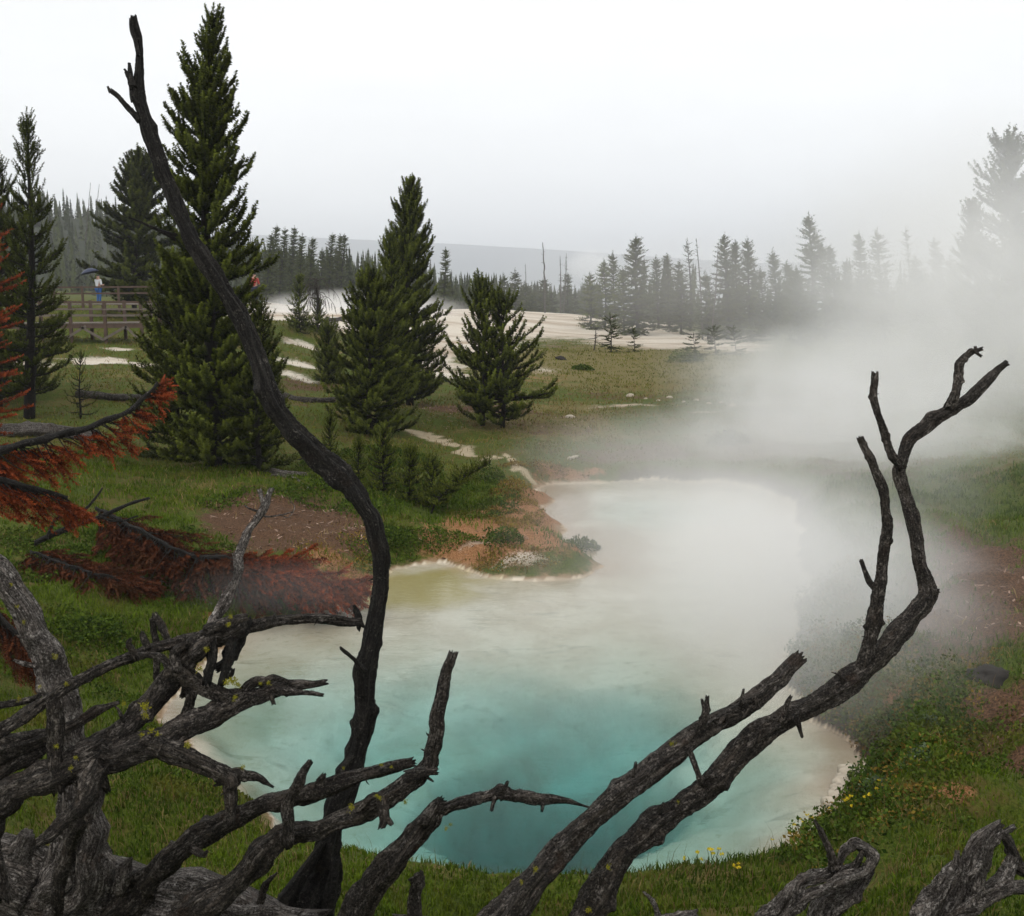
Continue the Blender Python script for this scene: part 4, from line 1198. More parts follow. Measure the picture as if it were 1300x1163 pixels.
# ---- trees across the meadow on the right (one copyable set of shapes is not used: each is its own mesh)
RT = [  # u, vtop, distance, crown radius px, name, style, label
    (748, 350, 122, 13, 'dark'), (766, 335, 124, 13, 'dark'), (778, 325, 128, 9, 'far'), (807, 304, 118, 25, 'far'), (833, 330, 130, 11, 'far'), (846, 327, 131, 11, 'far'), (861, 336, 120, 17, 'far'), (872, 308, 126, 8, 'thin'),
    (919, 302, 112, 19, 'far'), (933, 310, 116, 13, 'far'), (949, 307, 108, 17, 'far'), (981, 322, 118, 9, 'far'), (1025, 276, 104, 24, 'ragged'), (1041, 314, 110, 12, 'far'), (1053, 317, 112, 10, 'far'), (1090, 300, 112, 12, 'far'), (1114, 296, 106, 17, 'ragged'),
    (1150, 292, 110, 8, 'thin'), (1185, 306, 108, 11, 'far'), (998, 338, 112, 12, 'far'), (1160, 330, 100, 16, 'far'), (965, 345, 116, 12, 'far'), (1075, 335, 105, 15, 'far'), (895, 350, 112, 14, 'far'),
    (790, 345, 120, 14, 'dark'), (1205, 330, 98, 18, 'far'), (1275, 182, 66, 60, 'big'), (1232, 262, 70, 30, 'big'), (1010, 345, 100, 18, 'far'), (880, 425, 78, 17, 'bush'), (905, 415, 84, 14, 'bush'), (774, 400, 88, 12, 'open'), (803, 419, 88, 9, 'open'), (930, 418, 84, 14, 'bush'), (1320, 260, 72, 40, 'big')]
RL = ['dark bushy conifer at the left end of the trees across the meadow', 'second dark conifer from the left end of the trees across the meadow', 'slender spire just right of the two dark conifers', 'tall broad pointed conifer rising alone above the pale mineral slope',
      'left of two matching blunt conifer tops right of the tall broad one', 'right of two matching blunt conifer tops right of the tall broad one', 'wide misty conifer left of the bare snags', 'thin sparse grey conifer beside the bare snag', 'tallest spire of the dark clump left of the steam', 'middle narrow spire of the dark clump left of the steam', 'dense dark pointed tree on the right side of the clump left of the steam',
      'single small spire standing between the dark clump and the ragged tree', 'large ragged topped conifer above the steam', 'small feathery conifer touching the right side of the ragged one', 'little feathery conifer, second right of the ragged one', 'faint conifer with a notched top in thin steam', 'faint conifer with a bent bushy top in the steam',
      'very faint needle thin spire in the steam', 'faint short spire left of the biggest misty tree', 'low conifer left of the ragged one, half in mist', 'faint low conifer beneath the needle thin spire', 'low rounded conifer between the dark clump and the small spire', 'faint low conifer left of the notched one', 'low conifer behind the leaning snag',
      'low dark conifer left of the tall broad one', 'faint low conifer beside the biggest misty tree', 'biggest tree in the steam at the right edge', 'pale lower tree leaning against the biggest misty tree', 'low broad conifer under the ragged tree', 'sparse bush like pine at the meadow edge in thin steam', 'second sparse bushy pine behind the meadow edge', 'small open young pine on the border of the pale mineral slope', 'tiny round young pine right of the open young pine', 'faint bushy pine at the meadow edge deepest in the steam', 'misty pine cut off by the right edge']
for i, ((u, vt, y, rp, st), lab) in enumerate(zip(RT, RL)):
    b, h = place(u, vt, y=y)
    rw = hpx(rp, y)
    kw = dict(n=12, ww=.26, sl=.8, sr=.27, ws=.42, nb=7, spacing=.3, c0=.04, power=.8, inner=.1, pitch0=-14, pitch1=20, up=.08, upb=.12, ragged=.3)
    mat = 'needle_far'
    if st == 'dark': mat = 'needle'
    if st == 'thin': kw.update(gap=.35, sr=.18, nb=5)
    if st == 'ragged': kw.update(gap=.25, ragged=.5, power=.6, c0=.1)
    if st == 'big': kw.update(n=16, sl=.7, sr=.24, ws=.42, spacing=.24, power=.5, gap=.12, ragged=.5, c0=.1, lobes=.25, nb=8, pitch0=0, pitch1=40, up=.2, upb=.4)
    if st in ('bush', 'open'): kw.update(n=16, sl=.5, sr=.14, ws=.36, spacing=.2, gap=.2, ragged=.4, power=.5)
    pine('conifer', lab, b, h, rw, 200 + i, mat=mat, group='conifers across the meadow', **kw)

LT = [(352, 288, 190, 8), (362, 292, 195, 7), (374, 290, 205, 8), (384, 300, 185, 8), (398, 305, 190, 9), (423, 299, 210, 9), (433, 299, 212, 8), (438, 300, 208, 7), (345, 300, 180, 9), (410, 318, 205, 9)]
LLAB = ['tall dark spire just right of the tallest pine', 'second dark spire right of the tallest pine', 'third dark spire in the row behind the drooping dead pine', 'fourth dark spire, lower than its left neighbours', 'pointed dark spire above the drooping dead pine', 'left tree of the close group above the steaming flat', 'middle tree of the close group above the steaming flat', 'right tree of the close group above the steaming flat', 'dark conifer touching the outline of the tallest pine', 'short conifer between the row of spires and the close group']
for i, ((u, vt, y, rp), lab) in enumerate(zip(LT, LLAB)):
    b, h = place(u, vt, y=y)
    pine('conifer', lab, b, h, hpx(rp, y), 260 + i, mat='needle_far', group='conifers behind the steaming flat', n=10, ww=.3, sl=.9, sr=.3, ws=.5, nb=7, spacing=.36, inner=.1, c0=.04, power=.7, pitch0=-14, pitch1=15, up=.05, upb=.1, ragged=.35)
MT = [(566, 318, 175, 9), (640, 352, 178, 11), (654, 345, 182, 12), (612, 352, 190, 10), (668, 362, 176, 9), (690, 356, 172, 12), (720, 350, 168, 8), (729, 372, 165, 7), (676, 372, 174, 8), (700, 372, 166, 9)]
MLAB = ['pale spire showing at the right shoulder of the taller middle pine', 'rounded conifer at the top edge of the pale slope, left of its neighbour', 'bushy conifer at the top edge of the pale slope', 'dim conifer behind the open young pine', 'small conifer right of the bushy one at the slope edge', 'dark low conifer at the foot of the tall bare pole', 'slim green conifer right of the paired snags', 'small conifer near the lake gap', 'low conifer left of the tall bare pole', 'low dark shrub like conifer under the paired snags']
for i, ((u, vt, y, rp), lab) in enumerate(zip(MT, MLAB)):
    b, h = place(u, vt, y=y)
    pine('conifer', lab, b, h, hpx(rp, y), 280 + i, mat='needle_far', group='conifers at the top of the mineral slope', n=10, ww=.3, sl=.8, sr=.27, ws=.5, nb=7, spacing=.33, inner=.1, c0=.04, power=.6, pitch0=-14, pitch1=15, up=.05, upb=.15, ragged=.4)


def snag(u0, vtop, y, u1, label, seed, r=.11, twigs=0, group=None):
    b = at(u0, y)
    rr = ray(u1, vtop)
    t = np.array([0, 0, CAMZ]) + rr * (y / rr[1])
    root = empty('bare_snag', b)
    tag(root, label, 'dead tree', group)
    t = t - b
    w = Wood()
    w.tube3([(0, 0, -.2), t * .5 + [.1, 0, 0], t], [r, r * .75, r * .25], seed, K=6, step=.5)
    rs = np.random.RandomState(seed)
    for k in range(twigs):
        f = rs.uniform(.3, .97)
        a = rs.uniform(0, 6.28)
        l = rs.uniform(.5, 1.3) * (1.15 - f)
        p = t * f
        w.tube3([p, p + np.array([math.cos(a) * l, math.sin(a) * l, rs.uniform(-.15, .25)])], [.035, .012], seed + k, K=4, step=.3)
    link('trunk', mesh('trunk', np.vstack(w.V), w.F, True, np.vstack(w.UV)), M['bark_mid'], root)


snag(691, 308, 160, 689, 'tall bare pole above the lake gap', 901, .16, 6)
snag(710, 325, 165, 711, 'left one of the paired twiggy snags by the lake gap', 902, .11, 26)
snag(714, 322, 166, 719, 'right one of the paired twiggy snags by the lake gap', 903, .11, 26)
snag(888, 303, 112, 884, 'twiggy bare snag in the thin mist left of the dark clump', 904, .09, 24)
snag(898, 308, 108, 912, 'bare snag leaning right in front of the dark clump', 905, .08, 18)
snag(667, 335, 185, 667, 'thin bare pole left of the taller one at the slope edge', 906, .1, 4)
snag(752, 415, 92, 756, 'small bare snag on the border of the meadow and the pale slope', 907, .06, 8)
snag(116, 232, 330, 115, 'left of the bare poles on top of the wooded hillside', 908, .2, 3)
snag(124, 234, 335, 126, 'right of the bare poles on top of the wooded hillside', 909, .2, 3)
snag(407, 318, 215, 408, 'bare pole among the spires behind the steaming flat', 910, .12, 2)


# ------------------------------------------------------------------ far woods (one mass each)
def far_wood(name, label, spots, seed):
    rs = np.random.RandomState(seed)
    Vs, Fs, Ts = [], [], []
    n0 = 0
    for (x, y, z, h, rw) in spots:
        nl = 13
        tri = []
        col = rs.uniform(0, 1)
        for k in range(nl):
            f = k / nl
            zz = z + h * (.08 + .92 * f)
            r = rw * (1 - f) ** .8 * rs.uniform(.75, 1.15) + .06 * h * .1
            for j in range(6):
                a = rs.uniform(0, 6.28)
                c, s = math.cos(a), math.sin(a)
                wd = r * .42
                tri += [(x - s * wd + c * r * .35, y + c * wd + s * r * .35, zz + rs.uniform(0, .03) * h), (x + s * wd + c * r * .35, y - c * wd + s * r * .35, zz + rs.uniform(0, .03) * h), (x + c * r, y + s * r, zz - .05 * h)]
                tri += [(x + c * r * .5 - s * wd * .6, y + s * r * .5 + c * wd * .6, zz - .03 * h), (x + c * r * .5 + s * wd * .6, y + s * r * .5 - c * wd * .6, zz - .03 * h), (x, y, zz + .09 * h)]
        for a in (0, 2.1, 4.2):
            tri += [(x + .012 * h * math.cos(a), y + .012 * h * math.sin(a), z - .5), (x + .012 * h * math.cos(a + 2.1), y + .012 * h * math.sin(a + 2.1), z - .5), (x, y, z + h)]
        Vs.append(np.array(tri))
        Ts.append(np.clip(np.full(len(tri), col) + rs.uniform(-.2, .2, len(tri)), 0, 1))
        n0 += len(tri)
    V = np.vstack(Vs)
    o = link(name, mesh(name, V, np.arange(len(V)).reshape(-1, 3), False, None, {'tint': np.concatenate(Ts)}), M['needle_far'])
    tag(o, label, 'woods', None, 'stuff')


rs = np.random.RandomState(71)
sp = []
nr, nc, _ = NEARHILL.shape
for k in range(1900):
    i, j = rs.uniform(1, nr * .7), rs.uniform(30, nc - 2)
    p = NEARHILL[int(i), int(j)] + (NEARHILL[int(i) + 1, int(j) + 1] - NEARHILL[int(i), int(j)]) * rs.rand()
    sp.append((p[0] + rs.uniform(-2, 2), p[1] + rs.uniform(-4, 4), p[2] - .6, rs.uniform(6, 12), rs.uniform(1.0, 2.0)))
far_wood('hillside_forest', 'dense conifer forest covering the hillside on the left', sp, 72)
sp = []
for k in range(900):
    y = rs.uniform(230, 520)
    u = rs.uniform(330, 735) if rs.rand() < .8 else rs.uniform(735, 760)
    if y < 330 and u > 690: continue
    x = (u - CU) / FPX * y / CP
    sp.append((x, y, max(H1(x, y), -3.2) - .3, rs.uniform(7, 13) * (1 if u < 640 else .8), rs.uniform(1.1, 1.9)))
far_wood('lakeshore_forest', 'band of distant conifers in front of the lake', sp, 73)
sp = []
for k in range(260):
    y = rs.uniform(150, 215)
    u = rs.uniform(800, 1340)
    x = (u - CU) / FPX * y / CP
    sp.append((x, y, H1(x, y) - .3, rs.uniform(5, 9.5), rs.uniform(1.0, 1.8)))
far_wood('meadow_forest', 'misty mass of conifers behind the trees across the meadow', sp, 74)


# ------------------------------------------------------------------ grass and low plants
def blades(name, label, N, ylo, yhi, hgt, wid, mat, seed, keep, kind='stuff', tlo=-.5, thi=.5, cat='grass', lean=.45):
    rs = np.random.RandomState(seed)
    w = np.exp(rs.uniform(math.log(ylo + APEX), math.log(yhi + APEX), N))
    t = rs.uniform(tlo, thi, N)
    x, y = t * w, w - APEX
    s = pool_sd(x, y)
    mk = masks(x, y)
    ok = keep(x, y, s, mk, rs)
    x, y, w = x[ok], y[ok], w[ok]
    z = height(x, y)
    n = len(x)
    sc = (w / (10 + APEX)) ** .75
    clump = fbm(x * 1.6, y * 1.6, 91)
    hh = hgt * rs.uniform(.4, 1.25, n) * sc * (.45 + 1.1 * clump)
    ww = wid * rs.uniform(.6, 1.3, n) * sc
    a = rs.uniform(0, 6.283, n)
    ln = rs.uniform(.1, 1, n) * lean * 2 * hh
    la = rs.uniform(0, 6.283, n)
    dx, dy = np.cos(la) * ln, np.sin(la) * ln
    px, py = np.cos(a) * ww, np.sin(a) * ww
    V = np.zeros((n, 5, 3))
    V[:, 0] = np.stack([x - px, y - py, z - .02], -1)
    V[:, 1] = np.stack([x + px, y + py, z - .02], -1)
    V[:, 2] = np.stack([x + dx * .35 + px * .8, y + dy * .35 + py * .8, z + hh * .6], -1)
    V[:, 3] = np.stack([x + dx * .35 - px * .8, y + dy * .35 - py * .8, z + hh * .6], -1)
    V[:, 4] = np.stack([x + dx, y + dy, z + hh], -1)
    i = np.arange(n)[:, None] * 5
    F = np.concatenate([i + np.array([[0, 1, 2]]), i + np.array([[0, 2, 3]]), i + np.array([[3, 2, 4]])])
    tn = np.clip(rs.uniform(0, .75, n) + (fbm(x * .8, y * .8, 95) - .5) * .9, 0, 1)
    o = link(name, mesh(name, V.reshape(-1, 3), F, False, None, {'tint': np.repeat(tn, 5)}), M[mat])
    return tag(o, label, cat, None, kind)


def keep_grass(x, y, s, m, rs):
    bare = np.maximum.reduce([m['soil'] * .9, m['sinter'] * 1.5, m['stream'] * 1.2, m['rust'] * .9, m['dry'] * .35])
    return (s > .12 + rs.rand(len(x)) * .3) & (rs.rand(len(x)) > bare) & (fbm(x * .9, y * .9, 41) + rs.rand(len(x)) * .32 > .60)


def keep_dry(x, y, s, m, rs):
    return (s > .2) & ((rs.rand(len(x)) < m['dry'] * .9) | (rs.rand(len(x)) < .5 * sstep(.45, .62, fbm(x * .8, y * .8, 44))))


blades('grass', 'short green grass around the pool and on the near bank', 640000, 3.5, 30, .068, .0065, 'grass', 1, keep_grass)
blades('meadow_grass', 'tufty green grass of the meadow beyond the pool', 200000, 28, 110, .035, .009, 'meadow', 2, keep_grass)
blades('dry_grass', 'straw coloured dry grass scattered on the banks', 110000, 3.5, 60, .07, .005, 'straw', 3, keep_dry, lean=.8)


blades('grass_stalks', 'thin dry stalks standing among the near grass', 9000, 3.5, 16, .26, .0022, 'straw', 4, lambda x, y, s, m, rs: (s > .2) & (fbm(x, y, 47) > .5), lean=.35)


def litter(name, label, spots, mat, seed, size, dens):
    rs = np.random.RandomState(seed)
    Vs = []
    for (u, v, ru, rv) in spots:
        c = hit(u, v)
        rx = ru / FPX * c[1]
        ry = abs(hit(u, v - rv)[1] - hit(u, v + rv)[1]) / 2
        n = int(dens * rx * ry)
        a = rs.uniform(0, 6.28, n)
        r = np.sqrt(rs.rand(n))
        x, y = c[0] + np.cos(a) * r * rx, c[1] + np.sin(a) * r * ry
        k = (pool_sd(x, y) > .1) & (fbm(x * 1.4, y * 1.4, seed) > .42)
        x, y = x[k], y[k]
        n = len(x)
        o = np.stack([x, y, height(x, y) + .012], -1)
        an = rs.uniform(0, 6.28, n)
        d = np.stack([np.cos(an), np.sin(an), rs.normal(0, .25, n)], -1)
        q = np.stack([-np.sin(an), np.cos(an), rs.normal(0, .25, n)], -1)
        L = (size * rs.uniform(.4, 1.8, n))[:, None]
        W_ = (size * rs.uniform(.12, .5, n))[:, None]
        Vs.append(np.stack([o - d * L - q * W_, o + d * L - q * W_ * .4, o + d * L * .9 + q * W_, o - d * L * .7 + q * W_], 1).reshape(-1, 3))
    V = np.vstack(Vs)
    o = link(name, mesh(name, V, np.arange(len(V)).reshape(-1, 4), False, None, {'tint': np.repeat(rs.rand(len(V) // 4), 4)}), M[mat])
    tag(o, label, 'litter', None, 'stuff')


M['chip'] = foliage_mat('bark_chips', (0.05, 0.03, 0.02), (0.42, 0.29, 0.22), (0.16, 0.09, 0.06))
litter('bark_litter', 'pale bark chips and twigs scattered on the bare brown soil', [(370, 665, 110, 46), (600, 700, 80, 26), (1250, 900, 80, 50), (1250, 740, 90, 60), (470, 690, 40, 26), (600, 525, 160, 14), (1180, 800, 70, 30)], 'chip', 350, .045, 75)


def leafy(name, label, u, v, rad, hgt, mat, seed, n=260, leaf=.035, cat='plant', group=None, flat=.6):
    """low leafy plant: many small leaves on short stems"""
    rs = np.random.RandomState(seed)
    b = hit(u, v)
    a = rs.uniform(0, 6.28, n)
    r = np.sqrt(rs.rand(n)) * rad
    x, y = np.cos(a) * r, np.sin(a) * r
    gz = height(x + b[0], y + b[1]) - b[2]
    z = gz + hgt * np.sqrt(np.clip(1 - (r / rad) ** 2, 0, 1)) * rs.uniform(.25, 1.1, n)
    c = np.stack([x, y, z], -1)
    d = rs.normal(size=(n, 3)) + np.stack([x, y, np.full(n, rad * flat)], -1) / rad * 1.2
    d /= np.linalg.norm(d, axis=1)[:, None]
    q = np.cross(d, rs.normal(size=(n, 3)))
    q /= np.linalg.norm(q, axis=1)[:, None]
    L = leaf * rs.uniform(.6, 1.3, n)[:, None]
    V = np.stack([c, c + d * L * .5 + q * L * .36, c + d * L, c + d * L * .5 - q * L * .36], 1).reshape(-1, 3)
    F = np.arange(len(V)).reshape(-1, 4)
    root = empty(name, b)
    tag(root, label, cat, group)
    link('leaves', mesh('leaves', V, F, False, None, {'tint': np.repeat(rs.rand(n), 4)}), M[mat], root)
    st = np.stack([np.stack([x * .5 - .003, y * .5, gz * .5 - .03], -1), np.stack([x * .5 + .003, y * .5, gz * .5 - .03], -1), c], 1).reshape(-1, 3)[:3 * (n // 4)]
    link('stems', mesh('stems', st, np.arange(len(st)).reshape(-1, 3), False, None, {'tint': np.zeros(len(st))}), M['shrub'], root)
    return root, b


def leafmass(name, label, spots, mat, seed, leaf, dens):
    """ground cover of tiny leaves nobody could count"""
    rs = np.random.RandomState(seed)
    Vs, Ts = [], []
    for (u, v, ru, rv, hgt) in spots:
        c = hit(u, v)
        rx = ru / FPX * c[1] * 1.05
        ry = abs(hit(u, v - rv)[1] - hit(u, v + rv)[1]) / 2
        n = int(dens * rx * ry)
        a = rs.uniform(0, 6.28, n)
        r = np.sqrt(rs.rand(n))
        x, y = c[0] + np.cos(a) * r * rx, c[1] + np.sin(a) * r * ry
        k = (fbm(x * 2.2, y * 2.2, seed) + rs.rand(n) * .2 > .55) & (pool_sd(x, y) > .06) & (masks(x, y)['soil'] < .55 + .5 * rs.rand(n))
        x, y, r = x[k], y[k], r[k]
        n = len(x)
        if not n: continue
        z = height(x, y) + hgt * rs.rand(n) * np.clip(fbm(x * 2.2, y * 2.2, seed) * 3 - 1.2, .1, 1.2)
        cc = np.stack([x, y, z], -1)
        d = rs.normal(size=(n, 3)) + [0, 0, .6]
        d /= np.linalg.norm(d, axis=1)[:, None]
        q = np.cross(d, rs.normal(size=(n, 3)))
        q /= np.linalg.norm(q, axis=1)[:, None]
        L = (leaf * rs.uniform(.6, 1.4, n) * (y / 12) ** .5)[:, None]
        Vs.append(np.stack([cc, cc + d * L * .5 + q * L * .33, cc + d * L, cc + d * L * .5 - q * L * .33], 1).reshape(-1, 3))
        Ts.append(np.repeat(np.clip(rs.rand(n) * .7 + (fbm(x * 3, y * 3, 8) - .3) * .7, 0, 1), 4))
    V = np.vstack(Vs)
    o = link(name, mesh(name, V, np.arange(len(V)).reshape(-1, 4), False, None, {'tint': np.concatenate(Ts)}), M[mat])
    tag(o, label, 'ground cover', None, 'stuff')


leafmass('leafy_ground_cover', 'green leafy ground cover on the right bank of the pool', [(1180, 930, 110, 60, .26), (1150, 1000, 80, 40, .2), (1250, 960, 70, 60, .2), (1020, 1075, 50, 22, .12), (1110, 900, 50, 40, .14), (1220, 880, 70, 40, .14), (1140, 830, 60, 30, .14),
                                                                                                     (300, 1000, 70, 30, .06), (110, 830, 120, 60, .10), (200, 720, 100, 50, .12), (560, 690, 80, 14, .12), (480, 690, 50, 26, .12), (60, 700, 90, 60, .16), (600, 640, 60, 24, .14), (330, 640, 80, 20, .1), (470, 600, 90, 40, .12)], 'shrub', 301, .042, 2600)
def shore_belt(name, label, mat, N, smax, hgt, leaf, seed, thr):
    rs = np.random.RandomState(seed)
    k = rs.randint(0, len(POOL), N)
    f = rs.rand(N)[:, None]
    p = POOL[k] * (1 - f) + POOL[(k + 1) % len(POOL)] * f + rs.normal(size=(N, 2)) * smax * .8
    x, y = p[:, 0], p[:, 1]
    s_ = pool_sd(x, y)
    cl = fbm(x * 2.4, y * 2.4, seed)
    ok = (s_ > .05) & (s_ < smax) & (x > 2.9) & (y > 9.3) & (y < 22) & (cl + rs.rand(N) * .2 > thr)
    x, y, cl = x[ok], y[ok], cl[ok]
    n = len(x)
    z = height(x, y) + hgt * rs.rand(n) ** .7 * np.clip(cl * 2.6 - .9, .1, 1.1)
    lean = rs.uniform(0, .12, n)
    c = np.stack([x - lean, y, z], -1)
    d = rs.normal(size=(n, 3)) + [-.4, -.2, .3]
    d /= np.linalg.norm(d, axis=1)[:, None]
    q = np.cross(d, rs.normal(size=(n, 3)))
    q /= np.linalg.norm(q, axis=1)[:, None]
    L = (leaf * rs.uniform(.5, 1.4, n))[:, None]
    V = np.stack([c, c + d * L * .5 + q * L * .33, c + d * L, c + d * L * .5 - q * L * .33], 1).reshape(-1, 3)
    tn = np.repeat(np.clip(rs.rand(n) * .6 + (fbm(x * 1.5, y * 1.5, 8) - .4) * 1.2, 0, 1), 4)
    o = link(name, mesh(name, V, np.arange(len(V)).reshape(-1, 4), False, None, {'tint': tn}), M[mat])
    tag(o, label, 'ground cover', None, 'stuff')


shore_belt('shore_plants', 'dense green leafy plants along the right shore of the pool', 'shrub', 130000, 1.5, .34, .05, 311, .55)
shore_belt('shore_moss', 'brown and ochre moss and stalks along the right shore of the pool', 'ochre_leaf', 110000, 1.5, .24, .04, 318, .53)
leafmass('overhanging_plants', 'dark green leafy plants hanging over the right shore of the pool', [(1050, 905, 26, 16, .34), (1078, 922, 24, 16, .36), (1104, 945, 22, 18, .38), (1112, 968, 20, 18, .36), (1105, 990, 20, 14, .32), (1100, 1010, 20, 14, .3), (1112, 935, 26, 22, .5), (1120, 975, 26, 22, .45), (1085, 1045, 22, 12, .2), (1045, 1068, 34, 12, .22), (1005, 1090, 30, 10, .2), (1020, 870, 20, 16, .3), (1010, 840, 20, 16, .3)], 'shrub', 303, .04, 5200)
leafmass('ochre_ground_cover', 'ochre and rust low plants along the pool banks', [(1095, 1015, 30, 30, .10), (1120, 945, 40, 30, .12), (1170, 870, 60, 26, .12), (1090, 960, 20, 20, .14), (655, 645, 36, 30, .14), (690, 600, 60, 8, .12), (660, 705, 60, 14, .08), (1215, 850, 50, 20, .2), (1190, 830, 60, 14, .16), (1160, 960, 50, 16, .16), (1230, 925, 60, 16, .14), (680, 604, 70, 8, .25), (430, 700, 50, 30, .1), (1075, 900, 30, 30, .12)], 'ochre_leaf', 302, .036, 2200)
SG = [(1175, 925, .20, 'grey green leafy clump on the right bank, highest of three'), (1155, 975, .24, 'grey green leafy clump on the right bank beside the dark overhang'), (1105, 1008, .18, 'grey green leafy clump on the right bank nearest the pale ledge')]
for i, (u, v, r_, lab) in enumerate(SG):
    leafy('leafy_plant', lab, u, v, r_, .16, 'sage', 310 + i, 300, .04, 'plant', 'grey green plants on the right bank')
SB = [(640, 690, .42, .3, 'round green tussock on the pale shore of the little headland'), (740, 700, .4, .28, 'green tussock at the tip of the little headland'), (500, 690, .35, .22, 'green tussock right of the curved black trunk'), (120, 815, .55, .35, 'rounded green shrub on the left bank under the thin long branch'), (925, 565, .7, .45, 'small grey green shrub on bare ground beyond the pool'), (620, 610, .5, .4, 'bright green shrub at the tip of the leaning sapling'), (740, 470, .7, .3, 'dark low shrub in the meadow right of the open young pine'),
      (870, 460, 1.2, 1.0, 'twiggy grey shrub at the meadow edge in thin steam')]
for i, (u, v, r_, h_, lab) in enumerate(SB):
    leafy('low_shrub', lab, u, v, r_, h_, 'shrub', 330 + i, 900, .055 if v > 600 else .11, 'shrub', 'low shrubs around the pool')


def flowers(u, v, label, seed, n=7, spread=.16, h=.20):
    rs = np.random.RandomState(seed)
    b = hit(u, v)
    root = empty('yellow_flowers', b)
    tag(root, label, 'flowers', 'yellow flowers by the water')
    for k in range(n):
        x, y = rs.normal(0, spread), rs.normal(0, spread * .5)
        z0 = H1(b[0] + x, b[1] + y) - b[2]
        hh = h * rs.uniform(.6, 1.2)
        w = Wood()
        w.tube3([(x, y, z0 - .03), (x + rs.uniform(-.02, .02), y, z0 + hh * .6), (x + rs.uniform(-.03, .03), y, z0 + hh)], [.004, .003, .002], seed + k, K=4, step=.05)
        tip = np.array([x, y, z0 + hh])
        st = link('stem', mesh('stem', np.vstack(w.V), w.F, True, np.vstack(w.UV), {'tint': np.full(w.n, .5)}), M['shrub'], root)
        V = []
        for j in range(10):
            d = rs.normal(size=3)
            d[2] = abs(d[2]) * .6
            d /= np.linalg.norm(d)
            q = np.cross(d, rs.normal(size=3))
            q /= np.linalg.norm(q)
            s = .024
            V += [tip, tip + d * s * .6 + q * s * .5, tip + d * s * 1.2, tip + d * s * .6 - q * s * .5]
        link('blossom', mesh('blossom', V, np.arange(len(V)).reshape(-1, 4), False, None, {'tint': rs.rand(len(V))}), M['petal'], root)


flowers(905, 1116, 'yellow flowers on the grassy near edge of the pool', 401)
flowers(932, 1118, 'few yellow flowers right of the others on the near grassy edge', 404, 4)
flowers(1018, 1062, 'yellow flowers on the corner of the right bank', 402, 9)
flowers(1092, 1032, 'yellow flowers beside the pale stone ledge', 403, 8)

# pale sinter ledge stones on the right shore
rs = np.random.RandomState(9)
for k, (u, v, lab) in enumerate([(1062, 1040, 'lowest pale flat stone of the ledge on the right shore'), (1066, 1026, 'second lowest pale stone of the shore ledge'), (1063, 1010, 'middle pale stone of the shore ledge jutting into the water'), (1070, 996, 'second highest pale stone of the shore ledge'), (1078, 984, 'highest pale stone of the shore ledge, under the dark overhang')]):
    c = G(u, v, .04)
    V, F = [], []
    n = 16
    for lv, (zz, sc) in enumerate([(-.12, .85), (.0, 1.0), (.05, 1.02), (.085, .88), (.10, .5)]):
        for j in range(n):
            a = j * 6.283 / n
            rr = (.17 + .05 * math.sin(a * 2 + k) + .03 * math.sin(a * 5 + k * 2) + rs.uniform(-.014, .014)) * sc
            V.append((rr * math.cos(a), rr * .7 * math.sin(a), zz + rs.uniform(-.008, .008)))
    for lv in range(4):
        for j in range(n):
            F.append((lv * n + j, lv * n + (j + 1) % n, (lv + 1) * n + (j + 1) % n, (lv + 1) * n + j))
    F.append(tuple(range(4 * n, 5 * n)))
    o = link('shore_stone', mesh('shore_stone', V, F, True), M['stone'], None, c)
    o.rotation_euler.z = rs.uniform(0, 3)
    tag(o, lab, 'stone', 'pale stones along the right shore')


def boulder(u, v, r_, label, seed, mat='rock'):
    rs = np.random.RandomState(seed)
    import bmesh
    bm = bmesh.new()
    bmesh.ops.create_icosphere(bm, subdivisions=4, radius=1)
    ph = rs.uniform(0, 6, 6)
    def vn(a, b): return float(vnoise(np.array([a + seed * 7.3]), np.array([b + 50.0]), seed)[0])
    for vt in bm.verts:
        p = vt.co
        m = 1 + .25 * (vn(p.x * 2.3, p.y * 2.3 + p.z * 3) - .5) + .14 * (vn(p.x * 6 + p.z * 5, p.y * 6) - .5) + .12 * math.sin(3 * p.x + ph[0]) * math.cos(2.5 * p.y + ph[1]) + .09 * math.sin(7 * p.z + ph[2] + 3 * p.x) + .07 * math.sin(13 * p.y + ph[3]) * math.sin(11 * p.x) + .05 * math.sin(23 * p.z + ph[4]) * math.sin(19 * p.y + 9 * p.x)
        vt.co = Vector((p.x * 1.25, p.y, p.z * .7)) * m * r_
    me = bpy.data.meshes.new('boulder')
    bm.to_mesh(me)
    bm.free()
    for pl in me.polygons: pl.use_smooth = True
    o = link('boulder', me, M[mat], None, hit(u, v) + np.array([0, 0, r_ * .05]))
    tag(o, label, 'rock')


boulder(1258, 868, .24, 'dark rounded rock on the bare slope of the right bank', 3)
boulder(712, 457, .35, 'small dark rock in the grass beyond the open young pine', 4)


